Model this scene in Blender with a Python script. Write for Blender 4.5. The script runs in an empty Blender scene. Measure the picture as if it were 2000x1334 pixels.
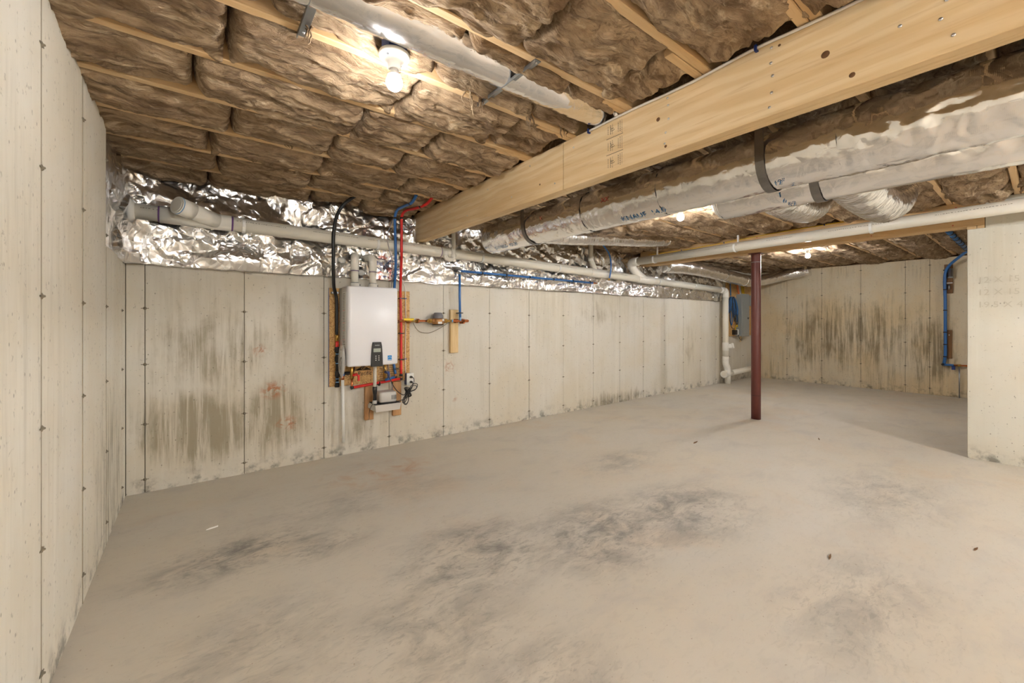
import bpy, math, random
import numpy as np
from mathutils import Vector

random.seed(7)
rng = np.random.default_rng(11)
scene = bpy.context.scene
COL = scene.collection

# ------------------------------------------------------------------ camera, world, exposure
cam_data = bpy.data.cameras.new('camera')
cam_data.sensor_width = 36.0
cam_data.lens = 14.436
cam_data.shift_y = -0.020
cam_data.clip_start = 0.02
camera = bpy.data.objects.new('camera', cam_data)
camera.location = (0, 0, 1.244)
camera.rotation_euler = (math.radians(90), 0, math.radians(-37.638))
COL.objects.link(camera)
scene.camera = camera

world = bpy.data.worlds.new('world')
world.use_nodes = True
world.node_tree.nodes['Background'].inputs[0].default_value = (0.9, 0.95, 1.0, 1)
world.node_tree.nodes['Background'].inputs[1].default_value = 0.0
scene.world = world
scene.view_settings.view_transform = 'Standard'
scene.view_settings.look = 'None'
scene.view_settings.exposure = 2.78
scene.view_settings.gamma = 1.0
scene.view_settings.use_curve_mapping = False
scene.cycles.max_bounces = 6
scene.cycles.diffuse_bounces = 4
scene.cycles.glossy_bounces = 4
scene.cycles.transmission_bounces = 4
scene.cycles.caustics_reflective = False
scene.cycles.caustics_refractive = False
scene.cycles.use_adaptive_sampling = True
scene.cycles.adaptive_threshold = 0.05
scene.cycles.sample_clamp_indirect = 6.0
scene.cycles.use_denoising = True

# watts of the bulbs (each lamp sits in its own fixture, further down)
W_NEAR, W_MID, W_FAR, W_BEHIND, W_SIDE_FILL = 21.0, 58.0, 80.0, 255.0, 60.0
BULB_TINT = (1.0, 0.995, 0.99)

# ------------------------------------------------------------------ node helpers
class G:
    """small node-graph writer"""
    def __init__(s, name):
        s.m = bpy.data.materials.new(name); s.m.use_nodes = True
        s.t = s.m.node_tree; s.b = s.t.nodes['Principled BSDF']
    def n(s, kind, ins=None, **kw):
        d = s.t.nodes.new('ShaderNode' + kind)
        for k, v in kw.items(): setattr(d, k, v)
        for k, v in (ins or {}).items():
            s.set(d.inputs[k], v)
        return d
    def set(s, sock, v):
        if isinstance(v, bpy.types.NodeSocket): s.t.links.new(v, sock)
        else:
            if isinstance(v, (tuple, list)) and len(v) == 3 and sock.type == 'RGBA': v = (*v, 1)
            sock.default_value = v
    def pos(s): return s.n('NewGeometry').outputs['Position']
    def obj(s): return s.n('TexCoord').outputs['Object']
    def scale(s, vec, sc, off=(0, 0, 0)):
        return s.n('Mapping', {'Vector': vec, 'Scale': sc, 'Location': off}).outputs[0]
    def noise(s, vec, scale, detail=4, rough=0.55, dist=0.0):
        return s.n('TexNoise', {'Vector': vec, 'Scale': scale, 'Detail': detail, 'Roughness': rough, 'Distortion': dist}).outputs['Fac']
    def ramp(s, v, a, b, lo=0.0, hi=1.0, smooth=True):
        d = s.n('MapRange', {'Value': v, 'From Min': a, 'From Max': b, 'To Min': lo, 'To Max': hi})
        d.interpolation_type = 'SMOOTHSTEP' if smooth else 'LINEAR'
        return d.outputs[0]
    def math(s, op, a, b=0.0):
        return s.n('Math', {0: a, 1: b}, operation=op).outputs[0]
    def mix(s, f, a, b, mode='MIX'):
        d = s.n('Mix', None, data_type='RGBA', blend_type=mode)
        s.set(d.inputs[0], f); s.set(d.inputs[6], a); s.set(d.inputs[7], b)
        return d.outputs[2]
    def zone(s, vec, c, r):
        """1 at c falling to 0 at the ellipsoid of radii r"""
        a = s.n('VectorMath', {0: vec, 1: c}, operation='SUBTRACT').outputs[0]
        b = s.n('VectorMath', {0: a, 1: tuple(1.0 / q for q in r)}, operation='MULTIPLY').outputs[0]
        l = s.n('VectorMath', {0: b}, operation='LENGTH').outputs['Value']
        return s.ramp(l, 0.15, 1.0, 1.0, 0.0)
    def bump(s, h, strength=0.3, dist=0.01, normal=None):
        d = s.n('Bump', {'Height': h, 'Strength': strength, 'Distance': dist})
        if normal is not None: s.set(d.inputs['Normal'], normal)
        return d.outputs[0]
    def out(s, col=None, rough=None, metal=None, normal=None, **kw):
        if col is not None: s.set(s.b.inputs['Base Color'], col)
        if rough is not None: s.set(s.b.inputs['Roughness'], rough)
        if metal is not None: s.set(s.b.inputs['Metallic'], metal)
        if normal is not None: s.set(s.b.inputs['Normal'], normal)
        for k, v in kw.items(): s.set(s.b.inputs[k], v)
        return s.m

def lin(r, g, b):
    f = lambda c: (c / 255 / 12.92) if c / 255 <= 0.04045 else ((c / 255 + 0.055) / 1.055) ** 2.4
    return (f(r), f(g), f(b))

def simple(name, rgb, rough=0.5, metal=0.0, var=0.06, scale=25.0, **kw):
    g = G(name); c = lin(*rgb)
    f = g.noise(g.obj(), scale, 3)
    dark = tuple(q * (1 - var * 2) for q in c); light = tuple(min(1, q * (1 + var)) for q in c)
    return g.out(g.mix(f, dark, light), rough, metal, **kw)

def concrete(name, base, warm, stain, axis, streak=0.5, zones=(), rust=(), fine=1.0):
    """cast wall: vertical runs, blotches, air holes. axis: the horizontal axis the wall runs along"""
    g = G(name); p = g.pos()
    sx = (1, 1, 0.055)
    blot = g.noise(p, 1.3, 5, 0.6)
    col = g.mix(g.ramp(blot, 0.35, 0.65), base, warm)
    runs = g.noise(g.scale(p, (5, 5, 0.22)), 2.0, 5, 0.65, 0.5)
    col = g.mix(g.ramp(runs, 0.5, 0.8, 0, 0.28 * fine), col, tuple(q * 0.72 for q in warm))
    pale = g.noise(g.scale(p, (6, 6, 0.25), (3.1, 1.7, 9)), 2.1, 4, 0.6)
    col = g.mix(g.ramp(pale, 0.55, 0.75, 0, 0.35), col, tuple(min(1, q * 1.12) for q in base))
    # dark damp runs
    dr = g.noise(g.scale(p, (16, 16, 0.9), (5, 2, 0)), 1.5, 5, 0.68, 0.4)
    m = g.ramp(dr, 0.42, 0.76)
    area = g.ramp(g.noise(p, 0.9, 3), 0.48, 0.7, 0, streak)
    damp = None
    for c, r, k in zones:
        zn = g.math('MULTIPLY', g.zone(p, c, r), k)
        damp = zn if damp is None else g.math('MAXIMUM', damp, zn)
    f = g.math('MULTIPLY', m, area)
    if damp is not None:
        brk = g.noise(g.scale(p, (3, 3, 1.6), (2, 8, 4)), 2.0, 4, 0.65, 0.4)
        edge = g.math('ADD', g.math('ADD', damp, g.math('MULTIPLY', g.math('SUBTRACT', dr, 0.5), 1.3)), g.math('MULTIPLY', g.math('SUBTRACT', brk, 0.5), 1.6))
        f = g.math('MAXIMUM', f, g.math('MULTIPLY', g.ramp(edge, 0.15, 1.15, 0, 0.8), g.ramp(dr, 0.32, 0.58)))
    col = g.mix(f, col, stain)
    rn = g.ramp(g.noise(p, 16, 3, 0.6, 0.6), 0.48, 0.62) if rust else None
    for c, r, k in rust:
        col = g.mix(g.math('MULTIPLY', g.math('MULTIPLY', g.zone(p, c, r), rn), k), col, lin(176, 112, 72))
    # grime speckles and small holes
    sp = g.noise(p, 42, 3, 0.6)
    col = g.mix(g.ramp(sp, 0.62, 0.72, 0, 0.55 * fine), col, lin(120, 112, 95))
    vo = g.n('TexVoronoi', {'Vector': g.scale(p, (1, 1, 0.7)), 'Scale': 26.0, 'Randomness': 1.0})
    hole = g.math('MULTIPLY', g.ramp(vo.outputs['Distance'], 0.05, 0.14, 1, 0),
                  g.ramp(g.n('SeparateColor', {0: vo.outputs['Color']}).outputs[0], 0.72, 0.78))
    col = g.mix(g.math('MULTIPLY', hole, 0.55), col, lin(92, 84, 70))
    # grime just over the slab
    z = g.n('SeparateXYZ', {0: p}).outputs[2]
    low = g.math('MULTIPLY', g.ramp(z, 0.0, 0.16, 1, 0), g.ramp(g.noise(p, 9, 4, 0.65), 0.45, 0.68))
    col = g.mix(g.math('MULTIPLY', low, 0.7), col, lin(74, 70, 60))
    h = g.math('ADD', g.math('MULTIPLY', g.noise(p, 12, 5, 0.6), 0.6), g.math('MULTIPLY', hole, -0.6))
    return g.out(col, 0.82, 0, g.bump(h, 0.35, 0.006))

M = {}
M['wall_left'] = concrete('concrete_left', lin(240, 236, 225), lin(235, 228, 212), lin(160, 152, 132), 'y', 0.35,
    zones=[((-0.39, 3.4, 0.3), (0.6, 0.9, 0.8), 0.7)], fine=0.6)
M['wall_back'] = concrete('concrete_back', lin(216, 211, 200), lin(211, 203, 186), lin(146, 134, 108), 'x', 0.22,
    zones=[((0.0, 3.98, 0.42), (0.52, 0.5, 0.42), 1.45), ((0.55, 3.98, 0.45), (0.40, 0.5, 0.5), 1.1), ((0.62, 3.98, 1.15), (0.12, 0.5, 0.5), 0.7),
           ((0.15, 3.98, 1.05), (0.6, 0.5, 0.5), 0.75), ((1.2, 3.98, 0.3), (0.5, .5, .4), .6), ((4.6, 3.98, 1.35), (0.7, 0.5, 0.3), 0.5),
           ((5.0, 3.98, 0.05), (1.4, 0.5, 0.2), 0.8), ((7.2, 3.98, .8), (.35, .5, .7), .5)],
    rust=[((0.52, 3.98, 0.66), (0.13, 0.3, 0.1), 0.9), ((0.62, 3.98, 0.36), (0.12, 0.3, 0.1), 0.8), ((2.2, 3.98, 0.72), (0.09, 0.3, 0.12), 0.7),
          ((0.42, 3.98, 1.0), (0.07, 0.3, 0.07), 0.8), ((2.25, 3.98, 0.4), (0.07, 0.3, 0.07), 0.6)])
M['wall_far'] = concrete('concrete_far', lin(218, 206, 182), lin(216, 196, 160), lin(122, 106, 78), 'y', 0.75,
    zones=[((9.83, 2.3, 1.0), (0.5, 1.7, 1.1), 0.9), ((9.83, 1.2, 0.7), (0.5, 0.5, 0.9), 0.95), ((9.83, 2.9, .7), (.5, .6, .8), .8)])
M['wall_right'] = concrete('concrete_right', lin(212, 209, 197), lin(208, 202, 186), lin(176, 169, 150), 'y', 0.3,
    fine=0.5)

def floor_mat():
    g = G('concrete_floor'); p = g.pos()
    n1 = g.noise(p, 0.7, 5, 0.6, 0.4)
    col = g.mix(g.ramp(n1, 0.35, 0.65), lin(205, 199, 188), lin(207, 198, 182))
    n2 = g.noise(g.scale(p, (1, 1.8, 1)), 2.2, 4, 0.62, 0.6)
    col = g.mix(g.ramp(n2, 0.5, 0.72, 0, 0.55), col, lin(192, 186, 178))
    orange = g.ramp(g.noise(p, 1.1, 4, 0.6, 0.3), 0.52, 0.7, 0, 0.45)
    col = g.mix(orange, col, lin(206, 186, 162))
    rag = g.ramp(g.noise(g.scale(p, (1.0, 1.6, 1)), 3.2, 5, 0.7, 0.5), 0.36, 0.68)
    area = None
    for c, r, k in [((0.2, 2.62, 0), (0.62, 0.30, 1), 1.0), ((0.55, 2.45, 0), (0.4, 0.2, 1), .7), ((1.2, 1.85, 0), (0.65, 0.5, 1), 0.95),
                    ((1.9, 1.6, 0), (0.75, 0.5, 1), 0.95), ((2.55, 1.45, 0), (0.75, 0.5, 1), 0.9), ((0.75, 1.5, 0), (0.6, 0.5, 1), 0.6),
                    ((0.9, 1.0, 0), (0.5, 0.4, 1), 0.65), ((0.2, 1.85, 0), (0.5, 0.45, 1), 0.5), ((3.9, 0.7, 0), (0.9, 0.5, 1), 0.45),
                    ((2.3, 0.5, 0), (0.8, 0.35, 1), 0.5), ((3.0, 2.3, 0), (0.6, .3, 1), .5), ((0.9, 2.9, 0), (1.1, .4, 1), .35)]:
        z = g.math('MULTIPLY', g.zone(p, c, r), k)
        area = z if area is None else g.math('MAXIMUM', area, z)
    col = g.mix(g.math('MULTIPLY', rag, area), col, lin(134, 131, 126))
    fine = g.noise(g.scale(p, (1.0, 2.4, 1)), 17, 4, 0.7, 0.8)
    col = g.mix(g.math('MULTIPLY', g.ramp(fine, 0.5, 0.66), g.math('ADD', g.math('MULTIPLY', area, 0.45), 0.07)), col, lin(122, 118, 112))
    rust = g.zone(p, (1.25, 3.35, 0), (0.7, 0.4, 1))
    col = g.mix(g.math('MULTIPLY', rust, g.ramp(g.noise(p, 5, 5, 0.6, 0.8), 0.45, 0.7, 0, 0.7)), col, lin(192, 150, 116))
    spk = g.noise(p, 60, 2)
    col = g.mix(g.ramp(spk, 0.68, 0.74, 0, 0.5), col, lin(150, 128, 104))
    h = g.math('ADD', g.noise(g.scale(p, (1, 2, 1)), 6, 4, 0.65, 0.5), g.math('MULTIPLY', fine, 0.35))
    return g.out(col, g.ramp(n2, 0.3, 0.7, 0.5, 0.68), 0, g.bump(h, 0.16, 0.008))
M['floor'] = floor_mat()
M['joint_pale'] = simple('pale_joint_grime', (176, 166, 146), 0.9, 0, 0.2, 14)
M['joint'] = simple('joint_grime', (128, 118, 100), 0.9, 0, 0.15, 8)

def wood(name, a, b, axis, freq=16.0, rough=0.62, knots=0.0, rings=0.5):
    g = G(name); p = g.pos()
    st = {'x': (0.07, 1, 1), 'y': (1, 0.07, 1), 'z': (1, 1, 0.07)}[axis]
    v = g.scale(p, st)
    n = g.noise(v, freq, 5, 0.6, 0.6)
    col = g.mix(g.ramp(n, 0.3, 0.7), lin(*a), lin(*b))
    f = g.noise(v, freq * 6, 3, 0.6)
    col = g.mix(g.ramp(f, 0.55, 0.75, 0, rings), col, tuple(q * 0.72 for q in lin(*b)))
    big = g.noise(p, 2.3, 3)
    col = g.mix(g.ramp(big, 0.4, 0.7, 0, 0.35), col, tuple(q * 0.8 for q in lin(*a)))
    return g.out(col, rough, 0, g.bump(f, 0.15, 0.002))
M['joist'] = wood('spruce_joist', (230, 200, 156), (214, 176, 126), 'x')
M['beam2'] = wood('spruce_beam', (220, 188, 142), (202, 162, 110), 'y')
M['stud'] = wood('pine_block', (226, 200, 152), (206, 172, 118), 'z')
M['stud_brown'] = wood('brown_block', (196, 152, 104), (172, 122, 76), 'z')
M['dark_board'] = wood('dark_board', (130, 90, 50), (104, 68, 34), 'z')
M['subfloor'] = wood('subfloor', (150, 112, 72), (120, 86, 52), 'x')

def lvl_mat():
    g = G('laminated_veneer'); p = g.pos()
    v = g.scale(p, (1, 0.22, 1))
    w = g.n('TexWave', {'Vector': v, 'Scale': 5.0, 'Distortion': 9.0, 'Detail': 3.0, 'Detail Scale': 0.9, 'Detail Roughness': 0.55},
            wave_type='BANDS', bands_direction='Z').outputs['Fac']
    col = g.mix(g.ramp(w, 0.1, 0.9), lin(230, 206, 166), lin(222, 193, 147))
    big = g.noise(v, 3.0, 4, 0.6, 0.7)
    col = g.mix(g.ramp(big, 0.42, 0.68, 0, 0.6), col, lin(206, 172, 124))
    fine = g.noise(g.scale(p, (1, 0.05, 1)), 70, 3)
    col = g.mix(g.ramp(fine, 0.5, 0.75, 0, 0.35), col, lin(184, 140, 88))
    return g.out(col, 0.58, 0, g.bump(fine, 0.12, 0.002))
M['lvl'] = lvl_mat()

def osb_mat():
    g = G('strand_board'); p = g.pos()
    v1 = g.n('TexVoronoi', {'Vector': g.scale(g.n('VectorMath', {0: p, 1: g.n('TexNoise', {'Vector': p, 'Scale': 9.0}).outputs['Color']}, operation='ADD').outputs[0], (1, 1, 2.2)), 'Scale': 22.0})
    c = g.n('SeparateColor', {0: v1.outputs['Color']}).outputs[0]
    col = g.mix(c, lin(206, 160, 96), lin(226, 188, 126))
    c2 = g.n('SeparateColor', {0: v1.outputs['Color']}).outputs[1]
    col = g.mix(g.ramp(c2, 0.7, 0.85, 0, 0.8), col, lin(160, 108, 58))
    f = g.noise(g.scale(p, (1, 1, 0.2)), 90, 3)
    col = g.mix(g.ramp(f, 0.5, 0.8, 0, 0.4), col, lin(140, 96, 50))
    return g.out(col, 0.6, 0, g.bump(c, 0.3, 0.003))
M['osb'] = osb_mat()

def batt_mat():
    g = G('brown_glass_wool'); p = g.pos()
    warp = g.n('TexNoise', {'Vector': p, 'Scale': 4.0, 'Detail': 3.0}).outputs['Color']
    wv = g.n('VectorMath', {0: warp, 1: (0.16, 0.16, 0.16)}, operation='MULTIPLY').outputs[0]
    q = g.n('VectorMath', {0: p, 1: wv}, operation='ADD').outputs[0]
    v = g.scale(q, (0.45, 1.5, 1.5))
    a = g.noise(v, 7.0, 4, 0.65, 0.5)
    col = g.mix(g.ramp(a, 0.32, 0.66), lin(138, 112, 84), lin(188, 162, 130))
    b = g.noise(g.scale(q, (0.28, 1.6, 1.6), (4, 3, 1)), 15.0, 5, 0.72, 0.9)
    col = g.mix(g.ramp(b, 0.46, 0.64, 0, 0.7), col, lin(96, 72, 50))
    c = g.noise(g.scale(q, (0.3, 1.5, 1.5), (1, 7, 2)), 10.0, 4, 0.7, 0.8)
    col = g.mix(g.ramp(c, 0.54, 0.7, 0, 0.8), col, lin(222, 200, 168))
    f = g.noise(g.scale(q, (0.16, 1.5, 1.5)), 95.0, 3, 0.7, 0.4)
    col = g.mix(g.ramp(f, 0.5, 0.72, 0, 0.4), col, lin(96, 70, 46))
    h = g.math('ADD', g.math('MULTIPLY', b, 0.8), g.math('MULTIPLY', f, 0.25))
    return g.out(col, 0.95, 0, g.bump(h, 0.9, 0.022))
M['batt'] = batt_mat()

def foil_mat(name, rough, crease, weave, dir_):
    g = G(name); p = g.pos()
    wp = g.n('VectorMath', {0: g.n('TexNoise', {'Vector': p, 'Scale': 5.0, 'Detail': 1.0}).outputs['Color'], 1: (.14, .14, .14)}, operation='MULTIPLY').outputs[0]
    q = g.n('VectorMath', {0: p, 1: wp}, operation='ADD').outputs[0]
    va = g.n('TexVoronoi', {'Vector': g.scale(q, (0.7, 1, 1)), 'Scale': 4.6}, feature='DISTANCE_TO_EDGE').outputs['Distance']
    vb = g.n('TexVoronoi', {'Vector': g.scale(q, (1, 1, 0.7), (3, 1, 2)), 'Scale': 17.0}, feature='DISTANCE_TO_EDGE').outputs['Distance']
    h = g.math('ADD', va, g.math('MULTIPLY', vb, 0.28))
    nm = g.bump(h, crease, 0.10)
    w = g.n('TexWave', {'Vector': p, 'Scale': 70.0, 'Distortion': 0.8}, bands_direction=dir_).outputs['Fac']
    nm = g.bump(w, weave, 0.0010, nm)
    col = lin(242, 241, 240)
    if dir_ == 'Z':                                   # maker's red and blue print on one spot of the sheet
        spot = g.zone(p, (1.47, 3.93, 1.76), (0.20, 0.3, 0.17))
        k = g.ramp(g.noise(g.scale(p, (1, 1, 1.4)), 26, 2, 0.5, 0.6), 0.48, 0.54)
        pr = g.mix(g.ramp(g.noise(p, 9, 1), 0.48, 0.52), lin(196, 84, 70), lin(64, 84, 150))
        col = g.mix(g.math('MULTIPLY', g.math('MULTIPLY', g.ramp(spot, 0.05, 0.3), k), 0.75), col, pr)
    return g.out(col, rough, 1.0, nm)
M['foil'] = foil_mat('crumpled_foil', 0.25, 0.42, 0.14, 'Z')
M['duct'] = foil_mat('duct_foil', 0.16, 0.12, 0.05, 'Y')
M['flex'] = foil_mat('flex_duct_foil', 0.22, 0.22, 0.12, 'X')

M['pvc'] = simple('white_pvc', (240, 235, 222), 0.35, 0, 0.02)
M['pvc_fit'] = simple('pvc_fitting', (243, 240, 232), 0.32, 0, 0.01)
M['cpvc'] = simple('pale_condensate_pipe', (214, 208, 196), 0.4, 0, 0.03)
M['white'] = simple('heater_white', (236, 236, 240), 0.28, 0, 0.005)
M['side'] = simple('heater_side', (212, 208, 202), 0.4, 0, 0.02)
M['porcelain'] = simple('porcelain', (232, 226, 216), 0.3, 0, 0.01)
M['plastic'] = simple('white_plastic', (236, 236, 232), 0.4, 0, 0.01)
M['black'] = simple('black_plastic', (34, 32, 31), 0.35, 0, 0.1)
M['hose'] = simple('black_hose', (30, 30, 31), 0.4, 0, 0.1)
M['iron'] = simple('black_iron', (42, 42, 44), 0.45, 0.4, 0.1)
M['red'] = simple('red_pex', (222, 44, 40), 0.35, 0, 0.04)
M['blue'] = simple('blue_pex', (52, 112, 182), 0.35, 0, 0.05)
M['bluewire'] = simple('blue_wire', (50, 104, 160), 0.5, 0, 0.1)
M['navy'] = simple('navy_plastic', (36, 60, 128), 0.4, 0, 0.05)
M['copper'] = simple('copper', (206, 126, 80), 0.28, 1.0, 0.08)
M['brass'] = simple('brass', (200, 158, 84), 0.3, 1.0, 0.08)
M['bronze'] = simple('bronze_casting', (186, 138, 88), 0.45, 0.7, 0.08)
M['grey'] = simple('grey_plastic', (122, 120, 124), 0.45, 0, 0.04)
M['panelgrey'] = simple('panel_grey', (156, 162, 162), 0.45, 0.1, 0.03)
M['pumpgrey'] = simple('pump_grey', (206, 202, 196), 0.5, 0, 0.03)
M['galv'] = simple('galvanised', (168, 172, 176), 0.35, 1.0, 0.1)
M['strapdark'] = simple('strap_steel', (140, 136, 132), 0.4, 1.0, 0.1)
M['yellow'] = simple('yellow_paint', (236, 202, 20), 0.4, 0, 0.03)
M['yellowwire'] = simple('yellow_cable', (226, 188, 44), 0.5, 0, 0.05)
M['orange'] = simple('orange_wire', (226, 120, 60), 0.5, 0, 0.05)
M['lcd'] = simple('lcd', (170, 176, 164), 0.25, 0, 0.02)
M['estar'] = simple('blue_label', (20, 140, 214), 0.4, 0, 0.02)
M['cable'] = simple('white_cable', (226, 218, 208), 0.5, 0, 0.03)
M['primer'] = simple('purple_primer', (110, 70, 130), 0.5, 0, 0.1)
M['bluering'] = simple('blue_cement', (120, 170, 214), 0.5, 0, 0.1)
M['ink'] = simple('black_ink', (52, 42, 34), 0.8, 0, 0.05)
M['inkgrey'] = simple('grey_ink', (118, 104, 86), 0.8, 0, 0.05)
M['inkblue'] = simple('blue_ink', (54, 112, 160), 0.6, 0, 0.05)
M['inkred'] = simple('red_ink', (196, 90, 76), 0.6, 0, 0.05)
M['pencil'] = simple('pencil', (197, 191, 174), 0.9, 0, 0.05)
M['nail'] = simple('bright_nail', (206, 206, 206), 0.3, 0.9, 0.05)
M['knot'] = simple('knot', (112, 76, 42), 0.7, 0, 0.2, 60)
M['tie'] = simple('form_tie', (138, 128, 110), 0.85, 0.0, 0.3, 60)
M['post'] = simple('red_oxide_steel', (98, 48, 40), 0.42, 0, 0.10, 9)
M['foam'] = simple('spray_foam', (236, 234, 228), 0.8, 0, 0.02)
M['stainpaper'] = simple('label_paper', (232, 230, 226), 0.6, 0, 0.02)
M['chip'] = simple('wood_chip', (126, 94, 62), 0.9, 0, 0.2)
M['clear'] = simple('clear_tube', (214, 208, 214), 0.2, 0, 0.02, **{'Transmission Weight': 0.6, 'IOR': 1.3})
M['bag'] = simple('clear_bag', (240, 238, 236), 0.18, 0, 0.02, **{'Alpha': 0.32})
def bulb_mat():
    g = G('lit_bulb')
    g.set(g.b.inputs['Emission Color'], (*BULB_TINT, 1)); g.set(g.b.inputs['Emission Strength'], 9.0)
    g.m.cycles.emission_sampling = 'NONE'
    return g.out((1, 1, 1), 0.4)
M['bulb'] = bulb_mat()

# ------------------------------------------------------------------ object helpers
def base_of(o):
    while o.parent: o = o.parent
    return Vector(o.location)

def link(o, parent=None):
    COL.objects.link(o)
    if parent is not None: o.parent = parent
    return o

def tag(o, label=None, cat=None, group=None, kind=None):
    if label: o['label'] = label
    if cat: o['category'] = cat
    if group: o['group'] = group
    if kind: o['kind'] = kind
    return o

def thing(name, label, cat, loc=(0, 0, 0), group=None):
    o = bpy.data.objects.new(name, None); o.location = loc; o.empty_display_size = 0.05
    link(o); return tag(o, label, cat, group)

class MB:
    def __init__(s): s.v = []; s.f = []; s.sm = []
    def add(s, vs, fs, smooth=False):
        k = len(s.v); s.v += [tuple(map(float, v)) for v in vs]
        s.f += [tuple(i + k for i in f) for f in fs]; s.sm += [smooth] * len(fs); return s
    def box(s, x0, x1, y0, y1, z0, z1, bev=0.0):
        if bev <= 0:
            vs = [(x, y, z) for x in (x0, x1) for y in (y0, y1) for z in (z0, z1)]
            return s.add(vs, [(0, 1, 3, 2), (4, 6, 7, 5), (0, 4, 5, 1), (2, 3, 7, 6), (0, 2, 6, 4), (1, 5, 7, 3)])
        # chamfered box
        b = min(bev, (x1 - x0) / 2.01, (y1 - y0) / 2.01, (z1 - z0) / 2.01)
        X, Y, Z = (x0, x1), (y0, y1), (z0, z1)
        vs, idx = [], {}
        for i in (0, 1):
            for j in (0, 1):
                for k in (0, 1):
                    ix, iy, iz = X[i] + (b if i == 0 else -b), Y[j] + (b if j == 0 else -b), Z[k] + (b if k == 0 else -b)
                    idx[i, j, k, 'x'] = len(vs); vs.append((X[i], iy, iz))
                    idx[i, j, k, 'y'] = len(vs); vs.append((ix, Y[j], iz))
                    idx[i, j, k, 'z'] = len(vs); vs.append((ix, iy, Z[k]))
        fs = []
        A = lambda i, j, k, a: idx[i, j, k, a]
        for i in (0, 1):
            q = [A(i, 0, 0, 'x'), A(i, 1, 0, 'x'), A(i, 1, 1, 'x'), A(i, 0, 1, 'x')]; fs.append(q if i else q[::-1])
            q = [A(0, i, 0, 'y'), A(0, i, 1, 'y'), A(1, i, 1, 'y'), A(1, i, 0, 'y')]; fs.append(q if i else q[::-1])
            q = [A(0, 0, i, 'z'), A(1, 0, i, 'z'), A(1, 1, i, 'z'), A(0, 1, i, 'z')]; fs.append(q if i else q[::-1])
        for i in (0, 1):
            for j in (0, 1):
                fs.append([A(i, j, 0, 'x'), A(i, j, 1, 'x'), A(i, j, 1, 'y'), A(i, j, 0, 'y')])
                fs.append([A(i, 0, j, 'x'), A(i, 1, j, 'x'), A(i, 1, j, 'z'), A(i, 0, j, 'z')])
                fs.append([A(0, i, j, 'y'), A(1, i, j, 'y'), A(1, i, j, 'z'), A(0, i, j, 'z')])
                for k in (0, 1): fs.append([A(i, j, k, 'x'), A(i, j, k, 'y'), A(i, j, k, 'z')])
        return s.add(vs, fs)
    def tube(s, pts, r, n=14, caps=True, rf=None, smooth=True):
        """round tube along pts; r a number or a list; rf(i, ang, arclength) -> added radius"""
        P = [Vector(p) for p in pts]; m = len(P)
        R = r if isinstance(r, (list, tuple)) else [r] * m
        T = []
        for i in range(m):
            d = P[min(i + 1, m - 1)] - P[max(i - 1, 0)]
            T.append(d.normalized() if d.length > 1e-9 else Vector((0, 0, 1)))
        up = Vector((0, 0, 1)) if abs(T[0].z) < 0.9 else Vector((0, 1, 0))
        u = T[0].cross(up).normalized(); vs = []; L = 0.0
        for i in range(m):
            if i: L += (P[i] - P[i - 1]).length
            u = (u - T[i] * u.dot(T[i])).normalized(); w = T[i].cross(u)
            for k in range(n):
                a = 2 * math.pi * k / n
                rr = R[i] + (rf(i, a, L) if rf else 0)
                vs.append(P[i] + (u * math.cos(a) + w * math.sin(a)) * rr)
        fs = []
        for i in range(m - 1):
            for k in range(n):
                k2 = (k + 1) % n
                fs.append((i * n + k, i * n + k2, (i + 1) * n + k2, (i + 1) * n + k))
        k0 = len(s.f); s.add(vs, fs, smooth)
        if caps:
            o = len(s.v) - len(vs)
            s.f.append(tuple(o + k for k in range(n - 1, -1, -1))); s.f.append(tuple(o + (m - 1) * n + k for k in range(n))); s.sm += [False, False]
        return s
    def lathe(s, prof, o, axis=(0, 0, 1), n=24, smooth=True):
        """prof: list of (radius, height along axis)"""
        a = Vector(axis).normalized(); t = Vector((1, 0, 0)) if abs(a.x) < 0.9 else Vector((0, 1, 0))
        u = a.cross(t).normalized(); w = a.cross(u); o = Vector(o); vs = []; m = len(prof)
        for r, h in prof:
            for k in range(n):
                q = 2 * math.pi * k / n
                vs.append(o + a * h + (u * math.cos(q) + w * math.sin(q)) * max(r, 1e-5))
        fs = [(i * n + k, i * n + (k + 1) % n, (i + 1) * n + (k + 1) % n, (i + 1) * n + k) for i in range(m - 1) for k in range(n)]
        return s.add(vs, fs, smooth)
    def mesh(s, name, mat, loc):
        me = bpy.data.meshes.new(name)
        lx, ly, lz = loc
        me.from_pydata([(a - lx, b - ly, c - lz) for a, b, c in s.v], [], s.f)
        me.polygons.foreach_set('use_smooth', s.sm); me.materials.append(M[mat] if isinstance(mat, str) else mat)
        me.update(); return me
    def build(s, name, mat, parent=None, origin=None, kind=None, label=None):
        if parent is not None:
            o = bpy.data.objects.new(name, s.mesh(name, mat, base_of(parent))); link(o, parent)
        else:
            if origin is None:
                a = np.array(s.v); origin = (*((a[:, :2].min(0) + a[:, :2].max(0)) / 2), a[:, 2].min())
            o = bpy.data.objects.new(name, s.mesh(name, mat, origin)); o.location = origin; link(o)
        return tag(o, label, kind=kind)

def box(name, mat, dims, parent=None, bev=0.0, **kw):
    return MB().box(*dims, bev=bev).build(name, mat, parent, **kw)

def fillet(pts, rad, seg=6):
    P = [Vector(p) for p in pts]; out = [P[0]]
    for i in range(1, len(P) - 1):
        a, b, c = P[i - 1], P[i], P[i + 1]
        d1, d2 = (a - b), (c - b); r = min(rad, d1.length * 0.49, d2.length * 0.49)
        p, q = b + d1.normalized() * r, b + d2.normalized() * r
        for k in range(seg + 1):
            t = k / seg; out.append(p * (1 - t) ** 2 + b * 2 * t * (1 - t) + q * t * t)
    out.append(P[-1]); return out

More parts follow.
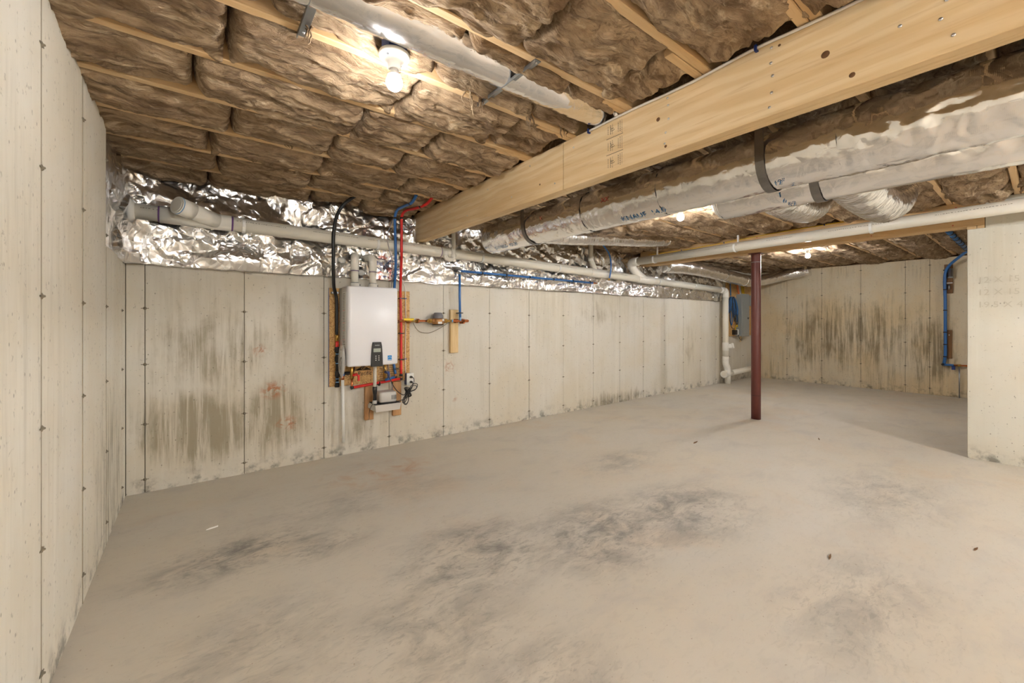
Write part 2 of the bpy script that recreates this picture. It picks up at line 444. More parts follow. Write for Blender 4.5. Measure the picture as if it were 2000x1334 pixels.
def spline(pts, seg=8):
    P = [Vector(p) for p in pts]; P = [P[0] * 2 - P[1]] + P + [P[-1] * 2 - P[-2]]; out = []
    for i in range(1, len(P) - 2):
        a, b, c, d = P[i - 1:i + 3]
        for k in range(seg):
            t = k / seg
            out.append(0.5 * ((2 * b) + (c - a) * t + (2 * a - 5 * b + 4 * c - d) * t * t + (3 * b - a - 3 * c + d) * t ** 3))
    out.append(P[-2]); return out

def text_polys(txt, size):
    """letter shapes as flat triangles, (verts2d, faces), baseline at the origin"""
    cu = bpy.data.curves.new('lettering', 'FONT'); cu.body = txt; cu.size = size; cu.resolution_u = 2
    ob = bpy.data.objects.new('lettering', cu); COL.objects.link(ob)
    me = ob.to_mesh(); vs = [(v.co.x, v.co.y) for v in me.vertices]; fs = [tuple(p.vertices) for p in me.polygons]
    ob.to_mesh_clear(); bpy.data.objects.remove(ob); bpy.data.curves.remove(cu)
    return vs, fs

def lettering(name, txt, size, fn, mat, parent):
    vs, fs = text_polys(txt, size)
    return MB().add([fn(x, y) for x, y in vs], fs).build(name, mat, parent, label=None)

# numpy gradient noise
_perm = np.concatenate([rng.permutation(256)] * 3)
_grad = rng.normal(size=(256, 3)); _grad /= np.linalg.norm(_grad, axis=1)[:, None]
def perlin(x, y, z):
    xi, yi, zi = np.floor(x).astype(int), np.floor(y).astype(int), np.floor(z).astype(int)
    xf, yf, zf = x - xi, y - yi, z - zi
    f = lambda t: t * t * t * (t * (t * 6 - 15) + 10)
    u, v, w = f(xf), f(yf), f(zf); r = 0
    for dx in (0, 1):
        for dy in (0, 1):
            for dz in (0, 1):
                h = _perm[_perm[_perm[(xi + dx) & 255] + ((yi + dy) & 255)] + ((zi + dz) & 255)]
                g = _grad[h]
                d = g[..., 0] * (xf - dx) + g[..., 1] * (yf - dy) + g[..., 2] * (zf - dz)
                r = r + d * (u if dx else 1 - u) * (v if dy else 1 - v) * (w if dz else 1 - w)
    return r * 1.5
def ridged(x, y, z): return 1 - 2 * np.abs(perlin(x, y, z))

def grid_faces(nu, nv):
    i, j = np.meshgrid(np.arange(nu - 1), np.arange(nv - 1), indexing='ij')
    a = (i * nv + j).ravel()
    return np.stack([a, a + nv, a + nv + 1, a + 1], 1)

def np_mesh(name, V, F, mat, smooth=True):
    me = bpy.data.meshes.new(name)
    me.vertices.add(len(V)); me.vertices.foreach_set('co', V.astype(np.float32).ravel())
    me.loops.add(F.size); me.loops.foreach_set('vertex_index', F.astype(np.int32).ravel())
    me.polygons.add(len(F)); me.polygons.foreach_set('loop_start', np.arange(0, F.size, 4, dtype=np.int32))
    me.polygons.foreach_set('loop_total', np.full(len(F), 4, dtype=np.int32))
    me.polygons.foreach_set('use_smooth', np.full(len(F), smooth))
    me.materials.append(M[mat]); me.update(calc_edges=True); me.validate()
    return me

# ------------------------------------------------------------------ room dimensions
XL, YB, XF, XR = -0.392, 3.976, 9.83, 5.57      # left wall, back wall, far wall, partition faces
YN = -4.0                                       # wall behind the viewpoint
ZJ, ZS = 2.33, 2.565                            # joist underside, subfloor underside
LOW = 1.653                                     # top of the low concrete along the back

def structure(name, mb, mat): return mb.build(name, mat, None, kind='structure')

floor = structure('floor', MB().box(XL - 0.3, XF + 0.3, YN - 0.3, YB + 0.3, -0.12, 0.0), 'floor')

def seams(a, b, first, step):
    s = [a]; k = first
    while k < b - 1e-6:
        if k > a + 0.02: s.append(k)
        k += step
    return s + [b]

SK, GAP = 0.012, 0.0045
TIE = MB().lathe([(0.011, 0), (0.010, 0.002), (0.005, 0.004), (0.003, 0.009), (0.0, 0.009)], (0, 0, 0), (0, -1, 0), 8)
TIE.box(-0.022, 0.022, -0.0015, 0, -0.0025, 0.0025)
tie_mesh = TIE.mesh('form_tie', 'tie', (0, 0, 0))

def panel_wall(wall, mat, axis, plane, sgn, cuts, z1, ties_z, z_of=None, tie_ok=lambda p: True):
    """skin of cast form panels on a wall, fine joints between them, snapped ties along the joints"""
    for a, b in zip(cuts[:-1], cuts[1:]):
        top = z_of((a + b) / 2) if z_of else z1
        e = random.uniform(-0.0012, 0.0012)
        lo, hi = sorted((plane + e * sgn, plane - SK * sgn))
        if axis == 'x': d = (a + GAP / 2, b - GAP / 2, lo, hi, 0, top)
        else: d = (lo, hi, a + GAP / 2, b - GAP / 2, 0, top)
        MB().box(*d, bev=0.0015).build('panel', mat, wall)
    for c in cuts[1:-1]:
        if not tie_ok(c): continue
        top = z_of(c - 0.1) if z_of else z1
        for z in ties_z:
            if z > top - 0.05: continue
            t = bpy.data.objects.new('form_tie', tie_mesh); link(t, wall)
            b = base_of(wall); zz = z + random.uniform(-0.012, 0.012)
            if axis == 'x': t.location = Vector((c, plane - 0.001, zz)) - b
            else:
                t.location = Vector((plane + 0.001 * sgn, c, zz)) - b
                t.rotation_euler = (0, 0, math.radians(90 * sgn))

w_left = structure('wall_left', MB().box(XL - 0.25, XL - SK, YN, 3.176, 0, ZJ, ).box(XL - 0.25, XL - SK, 3.176, YB + 0.25, 0, LOW + 0.012), 'joint')
panel_wall(w_left, 'wall_left', 'y', XL, 1, [YN, -2.29, -1.68, -1.07, -0.46, 0.15, 0.755, 1.36, 1.966, 2.58, 3.176, 3.79, YB - 0.001], ZJ,
           [0.12, 0.51, 0.91, 1.32, 1.73, 2.13], lambda y: ZJ if y < 3.176 else LOW + 0.012)
for y in (-0.46, 0.15, 0.755, 1.36, 1.966, 2.58, 3.176):      # thin dirty fins left in the joints of this wall
    MB().box(XL - SK, XL + 0.0012, y - 0.003, y + 0.003, 0.002, ZJ - 0.002 if y < 3.1 else LOW).build('joint_fin', 'joint_pale', w_left)
w_back = structure('wall_back', MB().box(XL - SK, 8.42, YB + SK, YB + 0.25, 0, LOW).box(8.42, XF + 0.25, YB + SK, YB + 0.25, 0, 2.30), 'joint')
SB = [XL] + [-0.289 + 0.6045 * k for k in range(15)] + [8.42, 8.75, 9.36, XF]
panel_wall(w_back, 'wall_back', 'x', YB, -1, SB, LOW, [0.10, 0.50, 0.92, 1.325, 1.74, 2.15], lambda x: LOW if x < 8.42 else 2.30)
w_far = structure('wall_far', MB().box(XF + SK, XF + 0.25, YN, YB, 0, 2.30), 'joint')
SF = sorted([YN, YB - 0.001] + [3.905, 3.30, 2.695, 2.094, 1.487, 1.184, 0.58, -0.03, -0.63, -1.24, -1.85, -2.46, -3.07])
panel_wall(w_far, 'wall_far', 'y', XF, -1, SF, 2.30, [0.12, 0.455, 0.88, 1.295, 1.74, 2.19])
w_right = structure('wall_right', MB().box(XR + SK, XR + 0.25, YN, 0.32, 0, ZJ).box(XR + SK, XR + 0.25, 0.32, 0.43, 0, 2.075), 'wall_right')
panel_wall(w_right, 'wall_right', 'y', XR, -1, [YN, -2.5, -1.9, -1.3, -0.7, -0.1, 0.43], ZJ, [0.12, 0.55, 0.98, 1.41, 1.84], lambda y: ZJ if y < -0.15 else 2.075)
box('panel', 'wall_right', (XR, XR + SK, -0.0988, 0.32, 2.0755, ZJ), w_right)
w_front = structure('wall_front', MB().box(XL - 0.25, XF + 0.25, YN - 0.25, YN, 0, 2.6), 'wall_right')
# pencilled sums on the partition
for z, t in ((1.585, '12 X 15'), (1.475, '12 X 15'), (1.365, '19.5 X 42')):
    lettering('pencil_note', t, 0.075, lambda x, y, z=z: (XR - 0.0022, 0.37 - x, z + y), 'pencil', w_right)
# timber rim above the low concrete, behind the foil
structure('wall_rim', MB().box(XL - 0.25, 8.42, YB + 0.06, YB + 0.10, LOW, ZS).box(XL - 0.20, XL - 0.16, 3.18, YB + 0.06, LOW + 0.012, ZS)
          .box(XL - 0.25, XL - 0.21, YN, 3.18, ZJ, ZS).box(XF + 0.1, XF + 0.14, YN, YB, 2.30, ZS).box(8.42, XF + 0.1, YB + 0.1, YB + 0.14, 2.30, ZS), 'subfloor')

# ------------------------------------------------------------------ ceiling: subfloor and joists
ceiling = structure('ceiling', MB().box(XL - 0.25, XF + 0.25, YN, YB + 0.14, ZS, ZS + 0.02), 'subfloor')
JY = [3.70 - 0.4 * k for k in range(20)]
JY = [y for y in JY if y > YN + 0.1]
JW = 0.038
for k, y in enumerate(JY):
    box('joist', 'joist', (XL - 0.2, 1.93, y - JW / 2, y + JW / 2, ZJ, ZS - 0.001), ceiling, bev=0.003)
    y2 = y + JW + 0.003
    x_start = 1.62 - random.uniform(0, 0.12)
    box('joist', 'joist', (x_start, 5.80, y2 - JW / 2, y2 + JW / 2, ZJ, ZS - 0.001), ceiling, bev=0.003)
    y3 = y
    box('joist', 'joist', (5.52, XF + 0.05, y3 - JW / 2, y3 + JW / 2, ZJ, ZS - 0.001), ceiling, bev=0.003)

# ------------------------------------------------------------------ beams and post
girder = thing('timber_girder', 'long pale laminated beam crossing under the joists near the light bulb', 'beam', (1.815, 1.7, 2.043))
ZB = 2.043
box('board', 'lvl', (1.771, 1.815, 1.789, 3.935, ZB, ZJ - 0.001), girder, bev=0.002)
box('board', 'lvl', (1.771, 1.815, YN + 0.01, 1.786, ZB, ZJ - 0.001), girder, bev=0.002)
box('board', 'lvl', (1.8165, 1.860, YN + 0.01, 3.935, ZB + 0.001, ZJ - 0.001), girder, bev=0.002)
nail_mesh = MB().lathe([(0.0055, 0), (0.005, 0.0015), (0, 0.002)], (0, 0, 0), (-1, 0, 0), 8).mesh('nail', 'nail', (0, 0, 0))
for y, z in [(0.647, 2.305), (0.649, 2.246), (0.643, 2.194), (0.647, 2.130), (0.654, 2.076), (1.09, 2.30), (1.087, 2.265), (1.085, 2.20), (1.10, 2.14), (1.105, 2.089),
             (0.177, 2.20), (0.19, 2.15), (0.164, 2.088), (0.28, 2.18), (1.70, 2.27), (1.86, 2.10), (2.3, 2.12), (2.6, 2.25), (2.9, 2.11), (3.2, 2.2), (3.4, 2.09), (2.1, 2.28)]:
    o = bpy.data.objects.new('nail', nail_mesh); link(o, girder); o.location = Vector((1.771, y, z)) - base_of(girder)
for y, z, r in [(0.475, 2.190, 0.013), (0.40, 2.082, 0.009), (1.14, 2.218, 0.010), (1.10, 2.075, 0.007), (2.0, 2.13, 0.006), (0.62, 2.30, 0.005)]:
    MB().lathe([(r * 1.0, 0), (r * 0.9, 0.0008), (0, 0.0008)], (1.771, y, z), (-1, 0, 0), 14).build('knot', 'knot', girder)
# mill stamps: three rows, letters turned a quarter
for i, zc in enumerate((2.272, 2.185, 2.098)):
    lettering('stamp', 'TJ', 0.026, lambda x, y, zc=zc: (1.7704, 1.418 + y - 0.012, zc + 0.012 - x), 'ink', girder)
    for dy, h, l in ((-0.030, 0.006, 0.05), (-0.016, 0.0035, 0.055), (0.022, 0.0045, 0.05), (0.034, 0.0045, 0.06), (-0.045, 0.004, 0.045), (0.046, .003, .06)):
        g = MB(); z = zc + l / 2
        while z > zc - l / 2:
            w = random.uniform(0.003, 0.009)
            g.add([(1.7704, 1.40 - dy, z), (1.7704, 1.40 - dy - h, z), (1.7704, 1.40 - dy - h, z - w), (1.7704, 1.40 - dy, z - w)], [(0, 1, 2, 3)]); z -= w + 0.003
        g.build('stamp', 'inkgrey', girder)
    if i < 2:
        MB().add([(1.7704, 1.345, zc - 0.042), (1.7704, 1.455, zc - 0.042), (1.7704, 1.455, zc - 0.0455), (1.7704, 1.345, zc - 0.0455)], [(0, 1, 2, 3)]).build('stamp', 'inkgrey', girder)

cable = thing('ceiling_cable', 'white cable stapled along the top edge of the pale laminated beam', 'cable', (1.765, 0.8, 2.31))
cp = [(1.763, 1.58, 2.318), (1.763, 1.3, 2.321), (1.763, 1.0, 2.314), (1.763, 0.85, 2.320), (1.763, 0.7, 2.327), (1.763, 0.5, 2.320), (1.763, 0.2, 2.318), (1.763, -0.3, 2.320), (1.763, -1.2, 2.32)]
MB().tube(spline(cp, 6), 0.0062, 8).build('wire', 'cable', cable)
for y in (1.573, 0.698, -0.2):
    z = 2.318 if y > 1 else 2.326
    MB().box(1.754, 1.771, y - 0.005, y + 0.005, z - 0.013, z - 0.008).box(1.754, 1.771, y - 0.005, y + 0.005, z + 0.007, z + 0.011).box(1.753, 1.757, y - 0.005, y + 0.005, z - 0.013, z + 0.011).build('staple', 'navy', cable)

header = thing('timber_header', 'built-up spruce beam over the red post, resting on the right partition', 'beam', (5.65, 2.1, 2.10))
for i in range(4):
    box('board', 'beam2', (XR + 0.0425 * i + 0.0005, XR + 0.0425 * (i + 1) - 0.0005, 0.325, 3.90, 2.105 + 0.0012 * (i % 2), ZJ - 0.001), header, bev=0.002)
box('bearing_block', 'joist', (XR - 0.002, XR + 0.10, 0.325, 0.37, 2.077, 2.104), header, bev=0.002)
box('bearing_block', 'joist', (XR - 0.002, XR + 0.10, 0.374, 0.432, 2.077, 2.104), header, bev=0.002)
for y, z in [(0.5, 2.29), (0.52, 2.13), (1.1, 2.13), (2.2, 2.29), (2.9, 2.28), (3.7, 2.28), (3.0, 2.12)]:
    MB().lathe([(0.006, 0), (0.005, 0.0015), (0, 0.0015)], (XR + 0.0005, y, z), (-1, 0, 0), 8).build('nail', 'inkred', header)
yc = thing('yellow_cable', 'thin yellow cable clipped along the beam above the long white pipe', 'cable', (5.56, 2.2, 2.28))
MB().tube(spline([(5.562, 3.75, 2.27), (5.562, 3.2, 2.265), (5.562, 2.6, 2.285), (5.562, 2.0, 2.31), (5.562, 1.5, 2.318), (5.562, 0.95, 2.322)], 6), 0.005, 8).build('wire', 'yellowwire', yc)
for y, z in ((3.2, 2.265), (2.6, 2.285), (1.5, 2.318)):
    MB().box(5.553, 5.57, y - 0.005, y + 0.005, z - 0.009, z + 0.008).build('staple', 'navy', yc)

post = thing('support_post', 'dark red steel post standing on the floor under the spruce beam', 'post', (5.645, 2.24, 0))
MB().lathe([(0.0, 0.001), (0.054, 0.001), (0.054, 0.30), (0.0545, 0.302), (0.0545, 1.93), (0.054, 1.932), (0.054, 2.094)], (5.645, 2.24, 0), n=36).build('shaft', 'post', post)
MB().lathe([(0.0553, 1.985), (0.0556, 1.985), (0.0556, 1.993), (0.0553, 1.993)], (5.645, 2.24, 0), n=36).build('pin_band', 'galv', post)
MB().lathe([(0.0545, 0.3), (0.0552, 0.301), (0.0545, 0.304)], (5.645, 2.24, 0), n=36).build('sleeve_joint', 'iron', post)
box('cap_plate', 'post', (5.58, 5.71, 2.17, 2.31, 2.094, 2.1045), post, bev=0.002)

# ------------------------------------------------------------------ insulation batts between the joists
ORD = ['first', 'second', 'third', 'fourth', 'fifth', 'sixth', 'seventh', 'eighth', 'ninth', 'tenth', 'eleventh', 'twelfth', 'thirteenth']
def make_batt(x0, x1, y0, y1, h, drop, seed, label, group, avoid=None):
    nu, nv = max(8, int((x1 - x0) / h) + 1), max(8, int((y1 - y0) / h) + 1)
    u = np.linspace(0, 1, nu)[:, None] * np.ones((1, nv)); v = np.ones((nu, 1)) * np.linspace(0, 1, nv)[None, :]
    X = x0 + u * (x1 - x0); Y = y0 + v * (y1 - y0)
    wx = X + 0.05 * perlin(X * 6, Y * 6, np.full_like(X, seed)); wy = Y + 0.05 * perlin(X * 6 + 9, Y * 6, np.full_like(X, seed + 3.3))
    S = np.full_like(X, seed)
    big = perlin(wx * 2.6, wy * 4.5, S)
    r1 = ridged(wx * 3.2, wy * 8.5, S + 1.7)
    r2 = ridged(wx * 8, wy * 19, S + 4.1)
    r3 = ridged(wx * 20, wy * 46, S + 8.2)
    fine = perlin(wx * 44, wy * 85, S + 2.2)
    side = np.minimum(v, 1 - v) * (y1 - y0); endd = np.minimum(X - x0, x1 - X)
    crown = np.clip(side / 0.10, 0, 1); crown = np.sqrt(1 - (1 - crown) ** 2)
    e = np.clip(endd / (0.045 + 0.02 * big), 0, 1); e = np.sqrt(np.clip(1 - (1 - e) ** 2, 0, 1))
    edge_lift = 0.012 + 0.03 * np.clip(perlin(X * 3.1, S * 0 + np.round(v) * 7.7, S + 6) + 0.3, 0, 1.2)
    Z = ZJ + edge_lift + 0.022 - (0.045 + drop) * crown - 0.024 * big * crown - 0.022 * r1 * crown - 0.012 * r2 * (0.3 + 0.7 * crown) - 0.006 * r3 - 0.004 * fine
    Z = Z + (1 - e) * 0.085
    Z = np.minimum(Z, ZS - 0.03)
    XX = X + (0.010 * r2 * (e > 0.5)); YY = np.clip(Y + 0.014 * perlin(wx * 9, wy * 14, S + 5) * crown, y0, y1)
    # ragged lips that sag over the joist edge here and there
    far_side = (v > 0.5).astype(float)
    lip = np.clip(1 - side / 0.055, 0, 1) * np.clip(perlin(X * 4.2, far_side * 7.7 + 0.4, S + 11) * 2.0 - 0.12, 0, 1) * e
    lip2 = lip * (0.75 + 0.25 * perlin(X * 30, Y * 30, S))
    YY = YY + np.where(v > 0.5, 1, -1) * lip2 * 0.021
    Z = np.where(lip > 0.04, np.minimum(Z, ZJ + 0.02 - 0.034 * np.minimum(lip * 1.6, 1)), Z)
    if avoid is not None: Z = avoid(X, Y, Z)
    V = np.stack([XX, YY, Z], -1)
    sk = V[[0]].copy(); ek = V[[-1]].copy(); sk[..., 2] = ZS - 0.01; ek[..., 2] = ZS - 0.01
    V = np.concatenate([sk, V, ek], 0)
    l = V[:, [0]].copy(); r_ = V[:, [-1]].copy(); l[..., 2] = ZS - 0.01; r_[..., 2] = ZS - 0.01
    V = np.concatenate([l, V, r_], 1)
    org = np.array([(x0 + x1) / 2, (y0 + y1) / 2, ZJ])
    F = grid_faces(V.shape[0], V.shape[1])[:, ::-1]
    me = np_mesh('insulation_batt', (V - org).reshape(-1, 3), F, 'batt')
    o = bpy.data.objects.new('insulation_batt', me); o.location = org; link(o)
    return tag(o, label, 'insulation', group)

DUCT_Y, DUCT_Z, DUCT_R = 1.505, 2.415, 0.10
def over_duct(X, Y, Z):
    # the batt is pushed up round the duct in that bay
    d = np.abs(Y - DUCT_Y)
    top = DUCT_Z + np.sqrt(np.clip((DUCT_R + 0.012) ** 2 - d ** 2, 0, None))
    return np.where(d < DUCT_R + 0.012, np.minimum(np.maximum(Z, top), ZS - 0.012), Z)

def fill(xa, xb, shift, lengths, h_fn, drop_fn, who, group, y_min, skip=lambda k, i, x: False):
    edges = [YB + 0.02] + [y + shift + JW / 2 for y in JY]
    for k in range(len(JY)):
        ylo = JY[k] + shift + JW / 2 + 0.001; yhi = (JY[k - 1] + shift - JW / 2 - 0.001) if k else YB + 0.05
        if yhi < y_min: break
        x = xa; i = 0; rr = random.Random(100 * k + int(xa * 10))
        while x < xb - 0.05:
            L = lengths * rr.uniform(0.72, 1.3)
            if xb - (x + L) < lengths * 0.4: L = xb - x
            if not skip(k, i, x):
                lab = f'brown glass wool batt, {ORD[i]} from {who}, {ORD[k]} joist bay from foil wall'
                make_batt(x + 0.002, x + L - 0.002, ylo, yhi, h_fn(k, x), drop_fn(k, x, rr), rr.uniform(0, 200), lab, group,
                          over_duct if (abs((ylo + yhi) / 2 - DUCT_Y) < 0.15 and xa < 1) else None)
            x += L; i += 1

fill(XL - 0.14, 1.745, 0.0, 0.56, lambda k, x: 0.0105 if k > 1 else 0.013, lambda k, x, r: r.uniform(-0.012, 0.014) + (0.012 if 1.0 < x < 1.35 and k < 6 else 0) + (0.012 if k >= 7 and x < 1.2 else 0) - (0.012 if x >= 1.2 and k >= 6 else 0),
     'the left concrete wall', 'insulation batts over the water heater side', -0.7)
fill(1.865, 5.50, JW + 0.003, 0.95, lambda k, x: 0.017, lambda k, x, r: r.uniform(-0.005, 0.03), 'the pale beam', 'insulation batts over the silver ducts', -0.7,
     )
fill(5.75, XF + 0.04, 0.0, 1.0, lambda k, x: 0.022, lambda k, x, r: r.uniform(-0.01, 0.02), 'the post beam', 'insulation batts over the far end', -0.5)

# loose fibre wisps hanging from a few batts
def wisp(x, y, L, seed):
    best = min((o for o in COL.objects if o.name.startswith('insulation_batt')), key=lambda o: abs(o.location.x - x) + 3 * abs(o.location.y - y))
    r_ = random.Random(seed)
    for k in range(4):
        p = Vector((x + r_.uniform(-0.02, 0.02), y + r_.uniform(-0.012, 0.012), ZJ + 0.03)); pts = [p]; n = 6
        for i in range(n): p = p + Vector((r_.uniform(-0.008, 0.012), r_.uniform(-0.006, 0.006), -L * r_.uniform(0.6, 1.2) / n)); pts.append(p)
        sp = spline(pts, 3); m = len(sp)
        MB().tube(sp, [0.007 * (1 - i / m) * r_.uniform(0.6, 1.0) + 0.0006 for i in range(m)], 6).build('fibre_wisp', 'batt', best)
for i, (x, y, L) in enumerate([(1.03, 1.675, 0.12), (1.10, 1.67, 0.10), (1.40, 1.675, 0.10), (1.66, 1.68, 0.07), (0.33, 1.66, 0.10), (1.70, 3.12, 0.07), (0.45, 2.86, 0.05), (4.2, 2.45, 0.09), (2.05, 2.80, 0.15), (0.2, 2.47, 0.05)]): wisp(x, y, L, i)

# ------------------------------------------------------------------ crumpled foil over the rim
def crumple(P, seeds_n, ext, tilt, bowl, sd):
    """envelope of small tilted bowls: flat facets meeting in sharp creases"""
    r = np.random.default_rng(sd); C = r.uniform(0, 1, (seeds_n, 2)) * ext; Gd = r.normal(0, tilt, (seeds_n, 2)); out = np.empty(len(P))
    for a in range(0, len(P), 4000):
        D = P[a:a + 4000, None] - C[None]
        d2 = (D ** 2).sum(-1)
        near = np.argpartition(d2, 6, axis=1)[:, :6]
        dd = np.take_along_axis(d2, near, 1); lin_ = (D * Gd[None]).sum(-1); ln = np.take_along_axis(lin_, near, 1)
        out[a:a + 4000] = (ln - bowl * dd).max(1)
    return out

path = fillet([(-0.402, 3.178, 0), (-0.402, 3.945, 0), (8.34, 3.945, 0)], 0.15, 8)
seg = np.array([tuple(p)[:2] for p in path]); dl = np.r_[0, np.cumsum(np.linalg.norm(np.diff(seg, axis=0), axis=1))]
LEN = dl[-1]; nu, nv = int(LEN / 0.0115), 62
s = np.linspace(0, LEN, nu); px_ = np.interp(s, dl, seg[:, 0]); py_ = np.interp(s, dl, seg[:, 1])
tx, ty = np.gradient(px_, s), np.gradient(py_, s); tl = np.hypot(tx, ty); nx_, ny_ = ty / tl, -tx / tl       # into the room
z0_ = LOW - 0.012 + 0.012 * perlin(s * 2.0, s * 0, s * 0 + 3.3) + 0.006 * perlin(s * 11, s * 0, s * 0 + 5) - 0.004 * s / LEN
z1_ = np.full_like(s, 2.352)
vv = np.linspace(0, 1, nv)
Sg, Vg = np.meshgrid(s, vv, indexing='ij'); Zg = z0_[:, None] + (z1_ - z0_)[:, None] * Vg
P2 = np.stack([Sg.ravel(), (Zg.ravel() - 1.6) * 1.25], -1)
c1 = crumple(P2, 330, np.array([LEN, 0.95]), 0.22, 0.5, 5); c2 = crumple(P2, 1500, np.array([LEN, 0.95]), 0.16, 0.9, 6)
H = (c1 * 0.9 + c2 * 0.5).reshape(nu, nv)
H = H - H.mean(); H = H + 0.022 * perlin(Sg * 1.6, Zg * 2.5, Sg * 0 + 1.1) + 0.02 * np.sin(np.pi * Vg)
H = np.clip(H, np.where(Sg > 0.75, -0.055, -0.006), 0.05) * (0.35 + 0.65 * np.clip(np.minimum(Vg, 1 - Vg) * 9, 0, 1)) * (1 - 0.5 * (Sg > 7.9)) * np.clip(Sg / 0.35, 0, 1)
fx = px_[:, None] + nx_[:, None] * H; fy = py_[:, None] + ny_[:, None] * H
fz = Zg + 0.006 * perlin(Sg * 9, Zg * 9, Sg * 0 + 7)
org = np.array([3.9, 3.95, LOW])
fo = bpy.data.objects.new('foil_insulation', np_mesh('foil_insulation', (np.stack([fx, fy, fz], -1) - org).reshape(-1, 3), grid_faces(nu, nv), 'foil'))
fo.location = org; link(fo)
sol = fo.modifiers.new('thickness', 'SOLIDIFY'); sol.thickness = 0.003; sol.offset = -1
tag(fo, 'crumpled silver foil insulation covering the upper back wall behind the white pipe', 'insulation')

# ------------------------------------------------------------------ ducts
def duct_tube(p, r, ribs=0.0, rough=0.004, n=40, step=0.02, seed=0.0, ring_len=0.045, wild=None):
    # resample the path evenly
    P = [Vector(q) for q in p]; d = [0.0]
    for a, b in zip(P[:-1], P[1:]): d.append(d[-1] + (b - a).length)
    m = max(4, int(d[-1] / step)); q = []
    A = np.array([tuple(v) for v in P]); ss = np.linspace(0, d[-1], m)
    q = [Vector((np.interp(t, d, A[:, 0]), np.interp(t, d, A[:, 1]), np.interp(t, d, A[:, 2]))) for t in ss]
    ang = np.linspace(0, 2 * np.pi, n, endpoint=False)
    SS, AA = np.meshgrid(ss, ang, indexing='ij')
    R_ = rough * (ridged(SS * 7 + seed, np.cos(AA) * 1.3 + 5, np.sin(AA) * 1.3 + seed) + 0.6 * ridged(SS * 19 + seed, np.cos(AA) * 3 + 2, np.sin(AA) * 3 + 1))
    if wild is not None: R_ = R_ + wild(SS) * (0.006 * ridged(SS * 9, np.cos(AA) * 2.2 + 3, np.sin(AA) * 2.2) + 0.005 * ridged(SS * 26, np.cos(AA) * 4 + 1, np.sin(AA) * 4 + 7))
    if ribs: R_ = R_ + ribs * np.abs(np.sin(SS * np.pi / ring_len + 0.4 * perlin(SS * 5, AA * 0, AA * 0 + seed)))
    return MB().tube(q, r, n, True, rf=lambda i, a, L: float(R_[i, int(round(a / (2 * math.pi) * n)) % n]))

bay = thing('bay_duct', 'silver foil duct running in the joist bay beside the near bulb', 'duct', (0.7, DUCT_Y, 2.31))
duct_tube([(XL - 0.1, DUCT_Y, DUCT_Z), (0.9, DUCT_Y, DUCT_Z), (1.50, DUCT_Y, DUCT_Z + 0.004), (1.70, DUCT_Y, DUCT_Z + 0.01), (1.90, DUCT_Y, DUCT_Z + 0.02)], DUCT_R, 0.0, 0.0022, 48, 0.012, 3.0).build('jacket', 'duct', bay)
for x, ya, yb, sl in ((0.318, 1.30, 1.725, 0.0), (1.128, 1.285, 1.725, 0.0)):
    s_ = thing('duct_hanger', 'galvanised hanger bar under the bay duct, ' + ('at the top edge beside the left wall' if x < 0.5 else 'between the near bulb and the beam'), 'hanger', (x, 1.5, 2.32))
    MB().box(x - 0.016, x + 0.016, ya, yb, ZJ - 0.004, ZJ - 0.001).box(x - 0.016, x - 0.013, ya, yb, ZJ - 0.018, ZJ - 0.001).build('bar', 'galv', s_)
    for yy in (1.302, 1.70): MB().lathe([(0.006, 0), (0.004, 0.004), (0, 0.004)], (x + 0.004, yy, ZJ - 0.004), (0, 0, -1), 8).build('screw', 'nail', s_)

MX, MZ, MR = 2.46, 2.097, 0.146
trunk = thing('trunk_duct', 'large foil wrapped supply duct hanging alongside the pale beam', 'duct', (MX, 0.5, MZ - MR))
duct_tube([(MX, 3.52, MZ), (MX, YN + 0.2, MZ)], MR, 0.0, 0.0030, 72, 0.013, 9.0, wild=lambda t: np.clip((t - 2.75) / 0.2, 0, 1) + 0.35 * np.exp(-((t - 1.9) / 0.25) ** 2)).build('jacket', 'duct', trunk)
MB().lathe([(MR, 0), (MR - 0.012, 0.022), (0.06, 0.03), (0.0, 0.03)], (MX, 3.515, MZ), (0, 1, 0), 40).build('end_cap', 'duct', trunk)
def strap(y, parent, cx, cz, r, w=0.022):
    pts = [(cx - r - 0.012, ZJ - 0.002)]
    pts += [(cx - (r + 0.010) * math.cos(t), cz - (r + 0.010) * math.sin(t)) for t in np.linspace(0, math.pi, 18)]
    pts += [(cx + r + 0.012, ZJ - 0.002)]
    vs = []; fs = []
    for x, z in pts: vs += [(x, y - w, z), (x, y + w, z)]
    for i in range(len(pts) - 1): fs.append((2 * i, 2 * i + 1, 2 * i + 3, 2 * i + 2))
    o = MB().add(vs, fs).build('strap', 'strapdark', parent)
    md = o.modifiers.new('thickness', 'SOLIDIFY'); md.thickness = 0.002; return o
for y in (2.84, 0.90, -1.1): strap(y, trunk, MX, MZ, MR)
